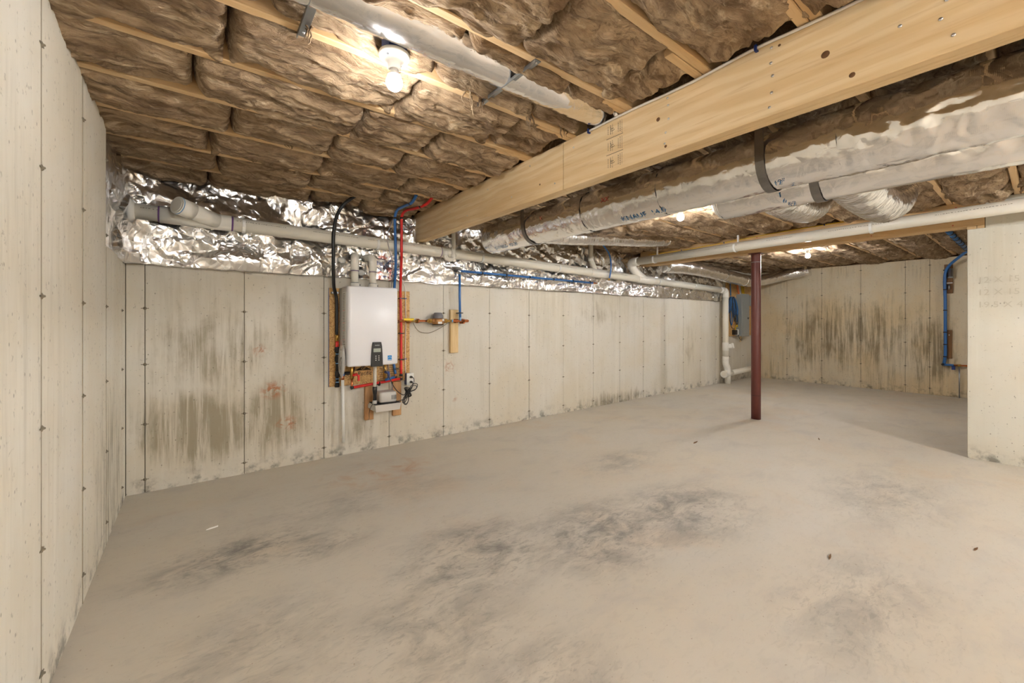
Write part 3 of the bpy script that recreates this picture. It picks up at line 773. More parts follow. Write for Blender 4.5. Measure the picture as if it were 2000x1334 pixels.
# tape seams round the jacket
for y in (2.2, 0.62, 1.55, -0.3):
    MB().tube([(MX, y - 0.04, MZ), (MX, y, MZ), (MX, y + 0.04, MZ)], MR + 0.006, 48, False, rf=lambda i, a, L: 0.003 * math.sin(a * 9 + i) + 0.002 * math.sin(a * 23)).build('tape', 'flex', trunk)
def on_duct(cx, cz, r, y0, phi):
    a0 = math.radians(180 + 19 + phi)          # facing direction measured in the x-z plane
    def f(x, y):
        a = a0 - y / r
        return (cx + (r) * math.cos(a), y0 - x, cz + (r) * math.sin(a))
    return f
for t, y0, phi, sz in (('KNAUF  14.0', 1.83, 52, 0.062), ('01/13/25  15:28', 3.36, 46, 0.055), ('12"', 0.865, 50, 0.040), ('x', 0.80, 66, 0.035), ('KNAUF  14.0', -0.35, 52, 0.062)):
    lettering('printed_text', t, sz, on_duct(MX, MZ, MR + 0.0085, y0, phi), 'inkblue', trunk)
for y0 in (2.62, 1.95):
    lettering('printed_text', 'X' if y0 > 2.5 else 'XX', 0.05, on_duct(MX, MZ, MR + 0.0075, y0, -18), 'inkred', trunk)

DX, DZ, DR = 2.90, 2.08, 0.128
ret = thing('return_duct', 'second foil wrapped duct beyond the large duct, with a rounded taped end', 'duct', (DX, -0.5, DZ - DR))
duct_tube([(DX, 1.36, DZ), (DX, YN + 0.2, DZ)], DR, 0.0, 0.0030, 56, 0.016, 4.4, wild=lambda t: np.clip((t - 0.9) / 0.4, 0, 0.7)).build('jacket', 'duct', ret)
MB().lathe([(DR, 0), (DR * 0.96, 0.02), (DR * 0.75, 0.045), (0.04, 0.055), (0.0, 0.055)], (DX, 1.355, DZ), (0, 1, 0), 40).build('end_cap', 'flex', ret)
for y in (0.80, -1.05): strap(y, ret, DX, DZ, DR)
for t, y0, phi in (('1', 0.985, 22), ('6', 0.972, 42), ('52', 0.955, 60)): lettering('printed_text', t, 0.045, on_duct(DX, DZ, DR + 0.0085, y0, phi), 'inkblue', ret)

def flex(label, pts, r, seed, collars=()):
    t = thing('flex_duct', label, 'duct', pts[0])
    sp = spline(pts, 10)
    duct_tube(sp, r, 0.004, 0.004, 36, 0.0115, seed, 0.04).build('jacket', 'flex', t)
    for k in collars:
        p, q = sp[k], sp[min(k + 1, len(sp) - 1)]
        d = (q - p).normalized()
        MB().tube([p - d * 0.02, p, p + d * 0.02], r + 0.010, 28, True).build('collar', 'flex', t)
    return t
flex('narrow foil flex duct curving up into a joist bay behind the middle bulb', [(2.58, 3.10, 2.10), (3.1, 3.10, 2.13), (3.7, 3.10, 2.19), (4.4, 3.10, 2.255), (5.0, 3.10, 2.33), (5.3, 3.10, 2.44)], 0.070, 1.0, (40,))
flex('wide foil flex duct rising above the pipe, left of its twin', [(3.0, 1.115, 2.09), (3.35, 1.115, 2.085), (3.75, 1.115, 2.12), (4.0, 1.115, 2.25), (4.1, 1.115, 2.45)], 0.105, 2.0)
flex('wide foil flex duct rising above the pipe, nearest the right partition', [(3.0, 0.715, 2.09), (3.5, 0.715, 2.07), (4.0, 0.715, 2.09), (4.38, 0.715, 2.22), (4.5, 0.715, 2.45)], 0.115, 3.0)
flex('long foil flex duct along the back wall behind the red post', [(5.78, 3.60, 2.10), (6.3, 3.60, 2.13), (7.1, 3.58, 2.11), (7.9, 3.56, 2.06), (8.7, 3.55, 2.03), (9.25, 3.45, 2.10), (9.58, 3.25, 2.19), (9.66, 3.05, 2.22), (9.67, 2.85, 2.25)], 0.105, 6.0, (26, 36))

# ------------------------------------------------------------------ light fixtures
def light(x, y, label, watts):
    t = thing('bulb_fixture', label, 'light', (x, y, ZJ - 0.17), 'bare bulb ceiling lights')
    z = ZJ - 0.012
    MB().lathe([(0.052, 0.0), (0.052, 0.055), (0.0, 0.055)], (x, y, z + 0.001), n=8, smooth=False).build('junction_box', 'navy', t)
    MB().lathe([(0.060, 0.0), (0.062, -0.008), (0.058, -0.016), (0.040, -0.024), (0.026, -0.030), (0.024, -0.058), (0.021, -0.060), (0.0, -0.060)], (x, y, z), n=36).build('lampholder', 'porcelain', t)
    for a in (0.6, 3.74): MB().lathe([(0.005, 0.0), (0.0045, -0.003), (0, -0.003)], (x + 0.045 * math.cos(a), y + 0.045 * math.sin(a), z - 0.0215), n=8).build('screw', 'galv', t)
    MB().lathe([(0.0, -0.060), (0.016, -0.060), (0.018, -0.075), (0.026, -0.088)], (x, y, z), n=20).build('bulb_neck', 'plastic', t)
    prof = [(0.0325 * math.sin(a), -0.112 - 0.0325 * math.cos(math.pi - a) * -1) for a in np.linspace(0.62, math.pi, 9)]
    prof = [(0.033 * math.sin(a), -0.114 + 0.033 * math.cos(a)) for a in np.linspace(0.75, math.pi, 10)]
    MB().lathe(prof, (x, y, z), n=20).build('bulb', 'bulb', t)
    ld = bpy.data.lights.new('bulb_lamp', 'POINT'); ld.energy = watts; ld.color = BULB_TINT; ld.shadow_soft_size = 0.0345
    lo = bpy.data.objects.new('bulb_lamp', ld); link(lo, t); lo.location = Vector((x, y, z - 0.114)) - base_of(t)
    return t
light(0.635, 1.60, 'lit bare bulb in a white porcelain holder beside the bay duct', W_NEAR)
light(3.56, 2.06, 'lit bare bulb beyond the large duct, above the bare concrete wall', W_MID)
light(7.15, 2.13, 'lit bare bulb in the far area beyond the red post', W_FAR)
light(0.9, -2.2, 'added bare fill bulb behind the viewpoint near the left wall', W_BEHIND)  # unseen fixture, added only to brighten the room
light(4.0, -1.9, 'lit bare bulb behind the viewpoint near the right partition', W_BEHIND)
light(7.6, -2.0, 'added bare fill bulb on the far side of the right partition', W_SIDE_FILL)  # extra out-of-view bulb, put in to lift the light in the far area

# ------------------------------------------------------------------ white drain pipes
drain = thing('drain_pipe', 'white plastic drain pipe run along the back wall with branch and floor stack', 'pipe', (4.0, 3.85, 0))
PY, PR = 3.85, 0.0545
pz = lambda x: 2.010 - 0.0190 * (x + 0.45)
def run(a, b, r=PR, name='pipe', mat='pvc', n=24): return MB().tube([a, b], r, n).build(name, mat, drain)
def collar(p, d, r=PR + 0.006, L=0.045, name='coupling', mat='pvc_fit'):
    p = Vector(p); d = Vector(d).normalized()
    return MB().tube([p - d * L, p - d * (L - 0.004), p + d * (L - 0.004), p + d * L], [r - 0.003, r, r, r - 0.003], 24).build(name, mat, drain)
def ring(p, d, r, mat, L=0.003):
    p = Vector(p); d = Vector(d).normalized()
    return MB().tube([p - d * L, p + d * L], r, 24).build('primer_ring', mat, drain)
X1 = Vector((1, 0, -0.019)).normalized()
run((-0.46, PY, pz(-0.46)), (8.19, PY, pz(8.19)))
# wye cleanout at the left end
wj = Vector((0.14, PY, pz(0.14))); wd = Vector((-0.78, -0.58, 0.16)).normalized()
MB().tube([tuple(Vector((-0.20, PY, pz(-0.2)))), tuple(Vector((0.22, PY, pz(0.22))))], PR + 0.006, 24).build('wye', 'pvc_fit', drain)
MB().tube([tuple(wj), tuple(wj + wd * 0.30)], PR + 0.003, 24).build('wye_arm', 'pvc_fit', drain)
cap = MB().tube([tuple(wj + wd * 0.20), tuple(wj + wd * 0.305)], PR + 0.007, 24).build('cleanout_cap', 'pvc_fit', drain)
MB().tube([tuple(wj + wd * 0.302), tuple(wj + wd * 0.308)], PR - 0.008, 20).build('plug', 'pvc', cap)
ring(wj + wd * 0.296, wd, PR + 0.008, 'bluering'); ring((-0.205, PY, pz(-0.205)), X1, PR + 0.0015, 'primer', 0.005); ring((0.226, PY, pz(0.226)), X1, PR + 0.0015, 'primer', 0.006)
ring((2.02, PY, pz(2.02)), X1, PR + 0.0012, 'primer')
MB().lathe([(0.0, -0.035), (0.05, -0.03), (0.082, -0.012), (0.075, 0.008), (PR, 0.02)], (-0.35, PY, pz(-0.35)), (1, 0, 0), 14).build('foam_seal', 'foam', drain)
# printed dashes on the pipe
def dashes(fn, a, b, gap=0.35):
    g = MB(); t = a; r_ = random.Random(int(a * 100))
    while t < b:
        blk = r_.uniform(0.25, 0.5); e = t + blk
        while t < min(e, b):
            w = r_.uniform(0.004, 0.014); h = 0.0019
            q = [fn(t, -h), fn(t + w, -h), fn(t + w, h), fn(t, h)]
            g.add(q, [(0, 1, 2, 3)]); t += w + r_.uniform(0.004, 0.012)
        t += r_.uniform(0.05, gap)
    g.build('printed_text', 'inkgrey', drain, kind='stuff')
def side_fn(t, h):
    a = math.radians(205) + h / PR
    return (t, PY + (PR + 0.0006) * math.cos(a + math.pi / 2 + math.radians(60)) if False else PY - (PR + 0.0008) * math.cos(0.35 - h / PR), pz(t) + (PR + 0.0008) * math.sin(0.35 - h / PR))
dashes(side_fn, -0.30, -0.21); dashes(side_fn, 0.25, 2.0); dashes(side_fn, 2.3, 4.1); dashes(side_fn, 4.6, 8.0)
# elbow, stack, floor tee
ex, ez = 8.30, pz(8.2)
MB().tube(fillet([(8.17, PY, pz(8.17)), (ex, PY, ez - 0.002), (ex, PY, ez - 0.14)], 0.11, 8), PR + 0.006, 24).build('elbow', 'pvc_fit', drain)
collar((8.10, PY, pz(8.10)), X1, L=0.05)
run((ex, PY, ez - 0.10), (ex, PY, 0.50), name='stack_pipe')
collar((ex, PY, 0.74), (0, 0, 1), L=0.08, name='cleanout_tee')
MB().tube([(ex, PY, 0.73), (ex + 0.06, PY - 0.10, 0.755)], 0.046, 20).build('cleanout_arm', 'pvc_fit', drain)
MB().tube([(ex + 0.055, PY - 0.09, 0.752), (ex + 0.075, PY - 0.125, 0.762)], 0.052, 20).build('cleanout_cap', 'pvc_fit', drain)
collar((ex, PY, 0.50), (0, 0, 1), L=0.04)
MB().tube(fillet([(ex, PY, 0.50), (ex, PY, 0.40), (ex + 0.07, PY - 0.01, 0.30), (ex + 0.07, PY - 0.01, 0.2)], 0.05, 5), PR + 0.004, 24).build('offset_bend', 'pvc_fit', drain)
tx_ = ex + 0.07; TY = PY - 0.01
run((tx_, TY, 0.28), (tx_, TY, 0.001), name='stack_pipe')
MB().tube([(tx_ - 0.14, TY, 0.200), (tx_ + 0.13, TY, 0.205)], PR + 0.007, 24).build('floor_tee', 'pvc_fit', drain)
MB().tube([(tx_ - 0.165, TY, 0.1995), (tx_ - 0.13, TY, 0.2)], PR + 0.013, 24).build('cleanout_cap', 'pvc_fit', drain)
MB().tube([(tx_ - 0.170, TY, 0.1995), (tx_ - 0.16, TY, 0.2)], PR - 0.012, 16).build('plug', 'pvc', drain)
ring((tx_ - 0.128, TY, 0.2), (1, 0, 0), PR + 0.0085, 'bluering')
run((tx_ + 0.10, TY, 0.204), (9.78, TY, 0.232), name='floor_pipe')
# trap beside the beam
MB().tube(fillet([(2.145, 3.785, ZJ + 0.02), (2.145, 3.785, 1.885), (2.055, 3.785, 1.885), (2.055, 3.80, 1.965)], 0.045, 7), 0.022, 16).build('trap', 'pvc_fit', drain)
collar((2.055, 3.795, 1.945), (0, 0.2, 1), 0.031, 0.025)
collar((2.145, 3.785, 1.925), (0, 0, 1), 0.027, 0.02)
# riser and branch joints
collar((4.50, PY, pz(4.5)), X1, L=0.17, name='wye')
MB().tube(fillet([(4.34, 3.84, ZJ + 0.02), (4.34, 3.84, 2.10), (4.47, 3.85, pz(4.47))], 0.05, 6), 0.033, 18).build('riser', 'pvc', drain)
collar((4.34, 3.84, 2.105), (0, 0, 1), 0.040, 0.03)
collar((5.62, PY, pz(5.62)), X1, L=0.20, name='wye')
BX, BR = 5.22, 0.0555
bz = lambda y: 2.130 + 0.0105 * (3.8 - y)
MB().tube(fillet([(BX, 3.70, bz(3.70)), (BX, 3.83, bz(3.83)), (BX + 0.10, 3.85, 2.02), (5.60, 3.85, pz(5.6))], 0.09, 7), BR + 0.005, 24).build('elbow', 'pvc_fit', drain)
collar((BX, 3.73, bz(3.73)), (0, 1, 0), BR + 0.008, 0.04)
run((BX, 3.72, bz(3.72)), (BX, YN + 0.1, bz(YN + 0.1)), BR, 'branch_pipe')
dashes(lambda t, h: (BX - (BR + 0.0008) * math.cos(0.25 - h / BR), 3.6 - t, bz(3.6 - t) + (BR + 0.0008) * math.sin(0.25 - h / BR)), 0.1, 4.3)
def hanger(p, along, top):
    p = Vector(p); a = Vector(along).normalized(); side = Vector((0, -1, 0)) if abs(a.x) > 0.5 else Vector((-1, 0, 0)); g = MB(); pts = []
    for t in np.linspace(-0.5, math.pi + 0.1, 14):
        pts.append(p + side * (PR + 0.006) * math.cos(t) - Vector((0, 0, 1)) * (PR + 0.006) * math.sin(t))
    for i in range(len(pts) - 1):
        pass
    vs = []; w = 0.011
    for q in pts: vs += [q - a * w, q + a * w]
    g.add(vs, [(2 * i, 2 * i + 1, 2 * i + 3, 2 * i + 2) for i in range(len(pts) - 1)])
    o = g.build('hanger', 'plastic', drain); md = o.modifiers.new('thickness', 'SOLIDIFY'); md.thickness = 0.005; md.offset = 0
    b = p - side * (PR + 0.006)
    lo, hi = sorted((top, b.z))
    MB().box(b.x - 0.008, b.x + 0.008, b.y - 0.008, b.y + 0.008, lo, hi).build('hanger_stem', 'plastic', o)
for x in (0.30, 1.356, 2.528, 3.714, 5.961, 7.078): hanger((x, PY, pz(x)), (1, 0, 0), pz(x) + 0.07)
for y in (3.413, 2.30, 1.03, -0.3): hanger((BX, y, bz(y)), (0, 1, 0), ZJ)

# ------------------------------------------------------------------ water heater corner
board = thing('backing_board', 'strand board panel screwed to the wall behind the water heater', 'board', (1.347, 3.955, 0.645))
OY = 3.960
box('sheet', 'osb', (0.961, 1.733, OY, YB - 0.003, 0.645, 1.545), board)
box('edge_paint', 'navy', (0.958, 0.961, OY + 0.001, YB - 0.004, 0.645, 1.545), board)
def on_board(x0, z0, k=1.0): return lambda x, y: (x0 + x * k, OY - 0.0006, z0 + y)
lettering('printed_text', 'Georgia-Pacific', 0.056, on_board(1.03, 0.728, 0.93), 'ink', board)
MB().add([(1.185, OY - 0.0005, 0.776), (1.345, OY - 0.0005, 0.776), (1.30, OY - 0.0005, 0.800), (1.265, OY - 0.0005, 0.822), (1.23, OY - 0.0005, 0.800)], [(0, 1, 2, 3, 4)]).build('printed_logo', 'ink', board)
lettering('printed_logo', 'GP', 0.036, on_board(1.243, 0.781), 'osb', board).location.y -= 0.0006
for i in range(9):
    MB().add([(1.42 + 0.012 * (i % 2), OY - 0.0006, 0.66 + 0.02 * i), (1.60, OY - 0.0006, 0.66 + 0.02 * i), (1.60, OY - 0.0006, 0.665 + 0.02 * i), (1.42 + 0.012 * (i % 2), OY - 0.0006, 0.665 + 0.02 * i)], [(0, 1, 2, 3)]).build('printed_text', 'inkgrey', board)

HX0, HX1, HF, HBk, HZ0, HZ1 = 1.038, 1.490, 3.655, 3.935, 0.846, 1.548
heater = thing('water_heater', 'white wall-hung tankless water heater with a black control pad', 'water heater', (1.264, 3.80, HZ0))
# casing with rounded front edges
def rounded_case(x0, x1, yf, yb, z0, z1, r, n=5):
    prof = [(x0, yb)]
    prof += [(x0 + r - r * math.cos(t), yf + r - r * math.sin(t)) for t in np.linspace(0, math.pi / 2, n + 1)]
    prof += [(x1 - r + r * math.sin(t), yf + r - r * math.cos(t)) for t in np.linspace(0, math.pi / 2, n + 1)]
    prof += [(x1, yb)]
    m = len(prof); cx, cy = (x0 + x1) / 2, (yf + yb) / 2
    rings = [(z0, 0.012), (z0 + 0.004, 0.004), (z0 + 0.014, 0.0), (z1 - 0.014, 0.0), (z1 - 0.004, 0.004), (z1, 0.012)]
    vs = []
    for z, ins in rings:
        for x, y in prof:
            vs.append((x + (ins if x < cx else -ins), y + (ins if y < cy else 0), z))
    fs = [(i * m + k, i * m + k + 1, (i + 1) * m + k + 1, (i + 1) * m + k) for i in range(len(rings) - 1) for k in range(m - 1)]
    fs += [tuple(range(m - 1, -1, -1)), tuple((len(rings) - 1) * m + k for k in range(m))]
    fs += [tuple(i * m for i in range(len(rings)))[::1], tuple(i * m + m - 1 for i in range(len(rings)))[::-1]]
    g = MB(); g.add(vs, fs, True)
    for i in range(len(g.f)):
        if len(g.f[i]) > 4: g.sm[i] = False
    return g
rounded_case(HX0, HX1, HF, HBk - 0.10, HZ0, HZ1, 0.028).build('front_cover', 'white', heater)
box('rear_case', 'side', (HX0 + 0.004, HX1 - 0.004, HBk - 0.10, HBk, HZ0 + 0.008, HZ1 - 0.006), heater, bev=0.003)
box('wall_bracket', 'galv', (HX0 + 0.05, HX1 - 0.05, HBk, OY - 0.001, HZ1 - 0.16, HZ1 - 0.09), heater)
box('wall_bracket', 'galv', (HX0 + 0.05, HX1 - 0.05, HBk, OY - 0.001, HZ0 + 0.05, HZ0 + 0.10), heater)
# paper instructions on the left flank
lab = box('side_label', 'stainpaper', (HX0 - 0.0008, HX0, HF + 0.06, HBk - 0.115, HZ0 + 0.16, HZ1 - 0.05), heater)
for i in range(34):
    z = HZ0 + 0.19 + i * 0.0135
    MB().add([(HX0 - 0.0014, HBk - 0.125, z), (HX0 - 0.0014, HF + 0.075 + 0.03 * random.random(), z), (HX0 - 0.0014, HF + 0.08, z + 0.005), (HX0 - 0.0014, HBk - 0.125, z + 0.005)], [(0, 1, 2, 3)]).build(
        'printed_text', 'inkred' if i in (3, 9, 14, 22) else 'inkgrey', lab)
# control pad
def tapered(x0, x1, z0, z1, tw, y0, y1):
    zs = np.linspace(z0, z1, 7); vs = []; cx = (x0 + x1) / 2
    for y, k in ((y1, 1.0), (y0, 0.93)):
        for z in zs:
            f = (z - z0) / (z1 - z0); w = (x1 - x0) / 2 * (1 - tw * f ** 2) * k
            if f > 0.95: w *= 0.9
            vs += [(cx - w, y, z + (0 if k == 1 else (0.003 if z == z0 else (-0.003 if z == z1 else 0)))), (cx + w, y, z + (0 if k == 1 else (0.003 if z == z0 else (-0.003 if z == z1 else 0))))]
    fs = []; n = len(zs)
    for i in range(n - 1):
        a, b = 2 * i, 2 * n + 2 * i
        fs += [(b, b + 1, b + 3, b + 2), (a, b, b + 2, a + 2), (a + 1, a + 3, b + 3, b + 1)]
    fs += [(0, 1, 2 * n + 1, 2 * n), (2 * n - 2, 4 * n - 2, 4 * n - 1, 2 * n - 1)]
    return MB().add(vs, fs)
pad = tapered(1.234, 1.340, 0.836, 1.056, 0.22, HF - 0.020, HF + 0.002).build('control_pad', 'black', heater)
box('screen', 'lcd', (1.252, 1.316, HF - 0.0215, HF - 0.0185, 0.967, 1.000), pad)
for i in range(2):
    for j in range(3): box('button', 'plastic', (1.269 + 0.027 * i, 1.277 + 0.027 * i, HF - 0.0215, HF - 0.0185, 0.892 + 0.018 * j, 0.899 + 0.018 * j), pad)
lettering('logo', 'navien', 0.0165, lambda x, y: (1.264 + x, HF - 0.0206, 1.0235 + y), 'plastic', pad)
est = box('efficiency_label', 'estar', (1.388, 1.426, HF - 0.0008, HF + 0.001, 0.884, 0.930), heater)
MB().tube([(1.392 + 0.03 * t, HF - 0.0010, 0.905 + 0.012 * math.sin(t * 3.0)) for t in np.linspace(0, 1, 8)], 0.0013, 5).build('printed_logo', 'plastic', est)
MB().add([(1.390, HF - 0.0012, 0.888), (1.424, HF - 0.0012, 0.888), (1.424, HF - 0.0012, 0.893), (1.390, HF - 0.0012, 0.893)], [(0, 1, 2, 3)]).build('printed_text', 'plastic', est)
# vents on top
for x, dx in ((1.140, 0.05), (1.302, -0.035)):
    v = MB().lathe([(0.044, 0.0), (0.044, 0.012), (0.040, 0.014), (0.040, 0.036), (0.034, 0.04)], (x, 3.80, HZ1 - 0.002), n=24).build('vent_collar', 'pvc_fit', heater)
    MB().tube([(x, 3.80, HZ1 + 0.03), (x, 3.80, 1.735)], 0.0305, 22).build('vent_pipe', 'pvc', heater)
    MB().tube(fillet([(x, 3.80, 1.70), (x, 3.80, 1.835), (x + dx, 3.97, 1.835)], 0.10, 9), 0.0355, 22).build('vent_elbow', 'pvc_fit', heater)
    MB().tube([(x, 3.80, 1.694), (x, 3.80, 1.699)], 0.0345, 22).build('primer_ring', 'primer', heater)
    MB().tube([(x, 3.80, HZ1 + 0.036), (x, 3.80, HZ1 + 0.044)], 0.0335, 22).build('clamp', 'galv', heater)
    MB().box(x + 0.034, x + 0.046, 3.792, 3.808, HZ1 + 0.014, HZ1 + 0.03).build('clamp_screw', 'black', heater)
for p in ((1.06, 3.93, 1.80), (1.235, 3.93, 1.70)):
    MB().lathe([(0.0, -0.03), (0.03, -0.02), (0.04, 0.0), (0.026, 0.02), (0, 0.03)], p, (0.3, 0.2, 1), 10).build('foam_blob', 'foam', heater)
# service ports under the heater
MB().tube([(1.125, 3.84, HZ0 + 0.01), (1.125, 3.84, 0.72)], 0.016, 14).build('hot_port', 'brass', heater)
MB().tube([(1.43, 3.84, HZ0 + 0.01), (1.43, 3.84, 0.70)], 0.016, 14).build('cold_port', 'brass', heater)
MB().tube([(1.43, 3.84, 0.76), (1.43, 3.79, 0.76)], 0.013, 12).box(1.445, 1.462, 3.80, 3.815, 0.70, 0.765).build('cold_valve', 'navy', heater)
MB().tube([(1.125, 3.84, 0.75), (1.165, 3.81, 0.76)], 0.013, 12).box(1.166, 1.183, 3.80, 3.815, 0.70, 0.755).build('hot_valve', 'red', heater)
MB().tube([(1.375, 3.80, HZ0 + 0.004), (1.375, 3.80, HZ0 - 0.02)], 0.022, 14).build('condensate_port', 'pvc_fit', heater)

gas = thing('gas_pipe', 'black gas hose dropping to iron pipe on the left of the heater', 'pipe', (1.02, 3.92, 0.64))
MB().tube(spline([(1.17, 3.64, 2.38), (1.079, 3.72, 2.315), (1.015, 3.765, 2.242), (0.970, 3.772, 2.133), (0.950, 3.772, 1.983), (0.952, 3.78, 1.84), (0.956, 3.80, 1.714), (0.975, 3.86, 1.558), (0.996, 3.90, 1.502), (1.015, 3.92, 1.422), (1.016, 3.92, 1.12)], 9), 0.0148, 14).build('hose', 'hose', gas)
MB().tube([(0.99, 3.918, 1.498), (1.003, 3.918, 1.502)], 0.02, 12).box(0.972, 1.028, 3.905, 3.958, 1.492, 1.508).build('clip', 'galv', gas)
MB().tube([(1.018, 3.92, 1.13), (1.018, 3.92, 1.10), (1.018, 3.92, 1.06)], [0.012, 0.016, 0.013], 12).build('brass_nut', 'brass', gas)
MB().tube([(1.019, 3.92, 1.06), (1.019, 3.92, 1.00)], 0.0135, 12).box(1.0, 1.012, 3.89, 3.90, 1.01, 1.05).build('gas_valve', 'red', gas)
MB().tube([(1.02, 3.92, 1.0), (1.02, 3.92, 0.66)], 0.0135, 14).build('drip_leg', 'iron', gas)
for z in (0.985, 0.90, 0.765): MB().tube([(1.02, 3.92, z - 0.026), (1.02, 3.92, z - 0.02), (1.02, 3.92, z + 0.02), (1.02, 3.92, z + 0.026)], [0.017, 0.021, 0.021, 0.017], 14).build('fitting', 'iron', gas)
MB().tube([(1.02, 3.92, 0.645), (1.02, 3.92, 0.68)], 0.0205, 14).build('pipe_cap', 'iron', gas)
for z in (0.945, 0.86, 0.72, 0.69): MB().tube([(1.02, 3.92, z - 0.004), (1.02, 3.92, z + 0.004)], 0.0155, 14).build('tape', 'bluering', gas)
MB().tube(fillet([(1.02, 3.92, 0.765), (1.15, 3.90, 0.765), (1.15, 3.88, 0.845)], 0.03, 5), 0.015, 14).build('side_branch', 'iron', gas)

relief = thing('relief_pipe', 'straight white pipe hanging below the left corner of the heater', 'pipe', (1.052, 3.86, 0.15))
MB().tube([(1.050, 3.86, 0.735), (1.058, 3.86, 0.152)], 0.0135, 16).build('pipe', 'plastic', relief)
MB().tube([(1.050, 3.86, 0.755), (1.050, 3.86, 0.715)], 0.0150, 16).build('copper_stub', 'copper', relief)
MB().tube([(1.050, 3.86, 0.752), (1.050, 3.86, 0.768)], 0.0165, 16).build('adapter', 'blue', relief)
MB().tube(fillet([(1.050, 3.86, 0.765), (1.050, 3.86, 0.81), (1.08, 3.86, 0.85)], 0.03, 4), 0.0125, 12).build('valve', 'brass', relief)

# bag of papers hanging on the heater flank
bagt = thing('manual_bag', 'clear plastic bag of papers hanging at the lower left of the heater', 'bag', (1.02, 3.70, 0.75))
bs = []; n = 14
for z, w, d in [(1.03, 0.001, 0.05), (1.00, 0.012, 0.07), (0.93, 0.020, 0.085), (0.86, 0.022, 0.085), (0.80, 0.020, 0.06), (0.765, 0.010, 0.025), (0.745, 0.004, 0.006)]:
    bs.append([(1.012 - 0.0 + w * math.cos(a) * (1 + 0.15 * math.sin(3 * a + z * 40)), 3.745 + d * math.sin(a) - 0.0, z + 0.004 * math.sin(5 * a)) for a in np.linspace(0, 2 * math.pi, n, endpoint=False)])
g = MB(); g.add([v for r_ in bs for v in r_], [(i * n + k, i * n + (k + 1) % n, (i + 1) * n + (k + 1) % n, (i + 1) * n + k) for i in range(len(bs) - 1) for k in range(n)], True); g.build('bag_film', 'bag', bagt)
box('booklet', 'stainpaper', (1.006, 1.018, 3.705, 3.775, 0.80, 0.985), bagt, bev=0.002)
MB().tube(spline([(1.0, 3.72, 0.80), (0.998, 3.69, 0.87), (1.0, 3.72, 0.93), (1.002, 3.76, 0.88), (1.0, 3.73, 0.80)], 6), 0.003, 6).build('cord', 'black', bagt)

hot = thing('hot_water_pipe', 'red plastic pipe dropping from the joists to the heater', 'pipe', (1.626, 3.92, 0.63))
MB().tube(spline([(1.640, 3.25, 2.330), (1.625, 3.36, 2.282), (1.604, 3.55, 2.282), (1.580, 3.69, 2.29), (1.570, 3.765, 2.25), (1.569, 3.774, 2.115), (1.574, 3.785, 1.90), (1.598, 3.86, 1.682), (1.620, 3.922, 1.52), (1.627, 3.925, 1.2), (1.627, 3.925, 0.70)], 8), 0.0128, 14).build('drop', 'red', hot)
MB().tube([(1.61, 3.92, 0.668), (1.14, 3.84, 0.640)], 0.0128, 14).build('run', 'red', hot)
MB().tube(fillet([(1.627, 3.925, 0.715), (1.627, 3.925, 0.668), (1.585, 3.916, 0.665)], 0.02, 4), 0.0105, 12).build('elbow', 'copper', hot)
MB().tube(fillet([(1.165, 3.845, 0.641), (1.125, 3.84, 0.640), (1.125, 3.84, 0.72)], 0.02, 4), 0.0105, 12).build('elbow', 'copper', hot)
for p, d in (((1.627, 3.925, 0.668), (1, 0, 0.3)), ((1.125, 3.84, 0.64), (1, 0, 0.3)), ((1.627, 3.925, 0.705), (0, 0, 1))):
    p = Vector(p); d = Vector(d).normalized(); MB().tube([p - d * 0.012, p + d * 0.012], 0.0165, 12).build('crimp_ring', 'black', hot)
for z in (1.47, 1.12, 0.86): MB().box(1.610, 1.655, 3.91, 3.958, z - 0.005, z + 0.005).build('clip', 'black', hot)
MB().tube([(1.385, 3.882, 0.645), (1.395, 3.884, 0.6455)], 0.021, 12).box(1.382, 1.398, 3.87, 3.958, 0.63, 0.645).build('clip', 'black', hot)
MB().tube([(1.570, 3.769, 2.222), (1.570, 3.770, 2.238)], 0.017, 12).build('clip', 'black', hot)
MB().tube([(1.615, 3.44, 2.282), (1.613, 3.455, 2.282)], 0.017, 12).build('clip', 'black', hot)

cold = thing('cold_water_pipe', 'blue plastic pipe dropping from the joists behind the heater', 'pipe', (1.57, 3.93, 0.68))
MB().tube(spline([(1.507, 3.30, 2.330), (1.507, 3.40, 2.285), (1.502, 3.58, 2.288), (1.502, 3.71, 2.285), (1.502, 3.768, 2.23), (1.505, 3.774, 2.10), (1.511, 3.775, 1.96), (1.526, 3.81, 1.80), (1.560, 3.92, 1.62), (1.560, 3.944, 1.45), (1.555, 3.945, 0.95), (1.557, 3.935, 0.82), (1.572, 3.93, 0.72)], 8), 0.0128, 14).build('drop', 'blue', cold)
MB().tube([(1.555, 3.92, 0.690), (1.445, 3.85, 0.682)], 0.0128, 14).build('run', 'blue', cold)
MB().tube(fillet([(1.572, 3.93, 0.725), (1.572, 3.93, 0.692), (1.54, 3.912, 0.69)], 0.02, 4), 0.0105, 12).build('elbow', 'copper', cold)
MB().tube([(1.572, 3.93, 0.682), (1.572, 3.93, 0.70)], 0.0165, 12).build('crimp_ring', 'black', cold)
box('clip', 'black', (1.555, 1.598, 3.91, 3.958, 0.765, 0.775), cold)
MB().tube([(1.503, 3.770, 2.212), (1.503, 3.771, 2.228)], 0.017, 12).build('clip', 'black', cold)
MB().tube([(1.507, 3.425, 2.285), (1.507, 3.44, 2.286)], 0.017, 12).build('clip', 'black', cold)

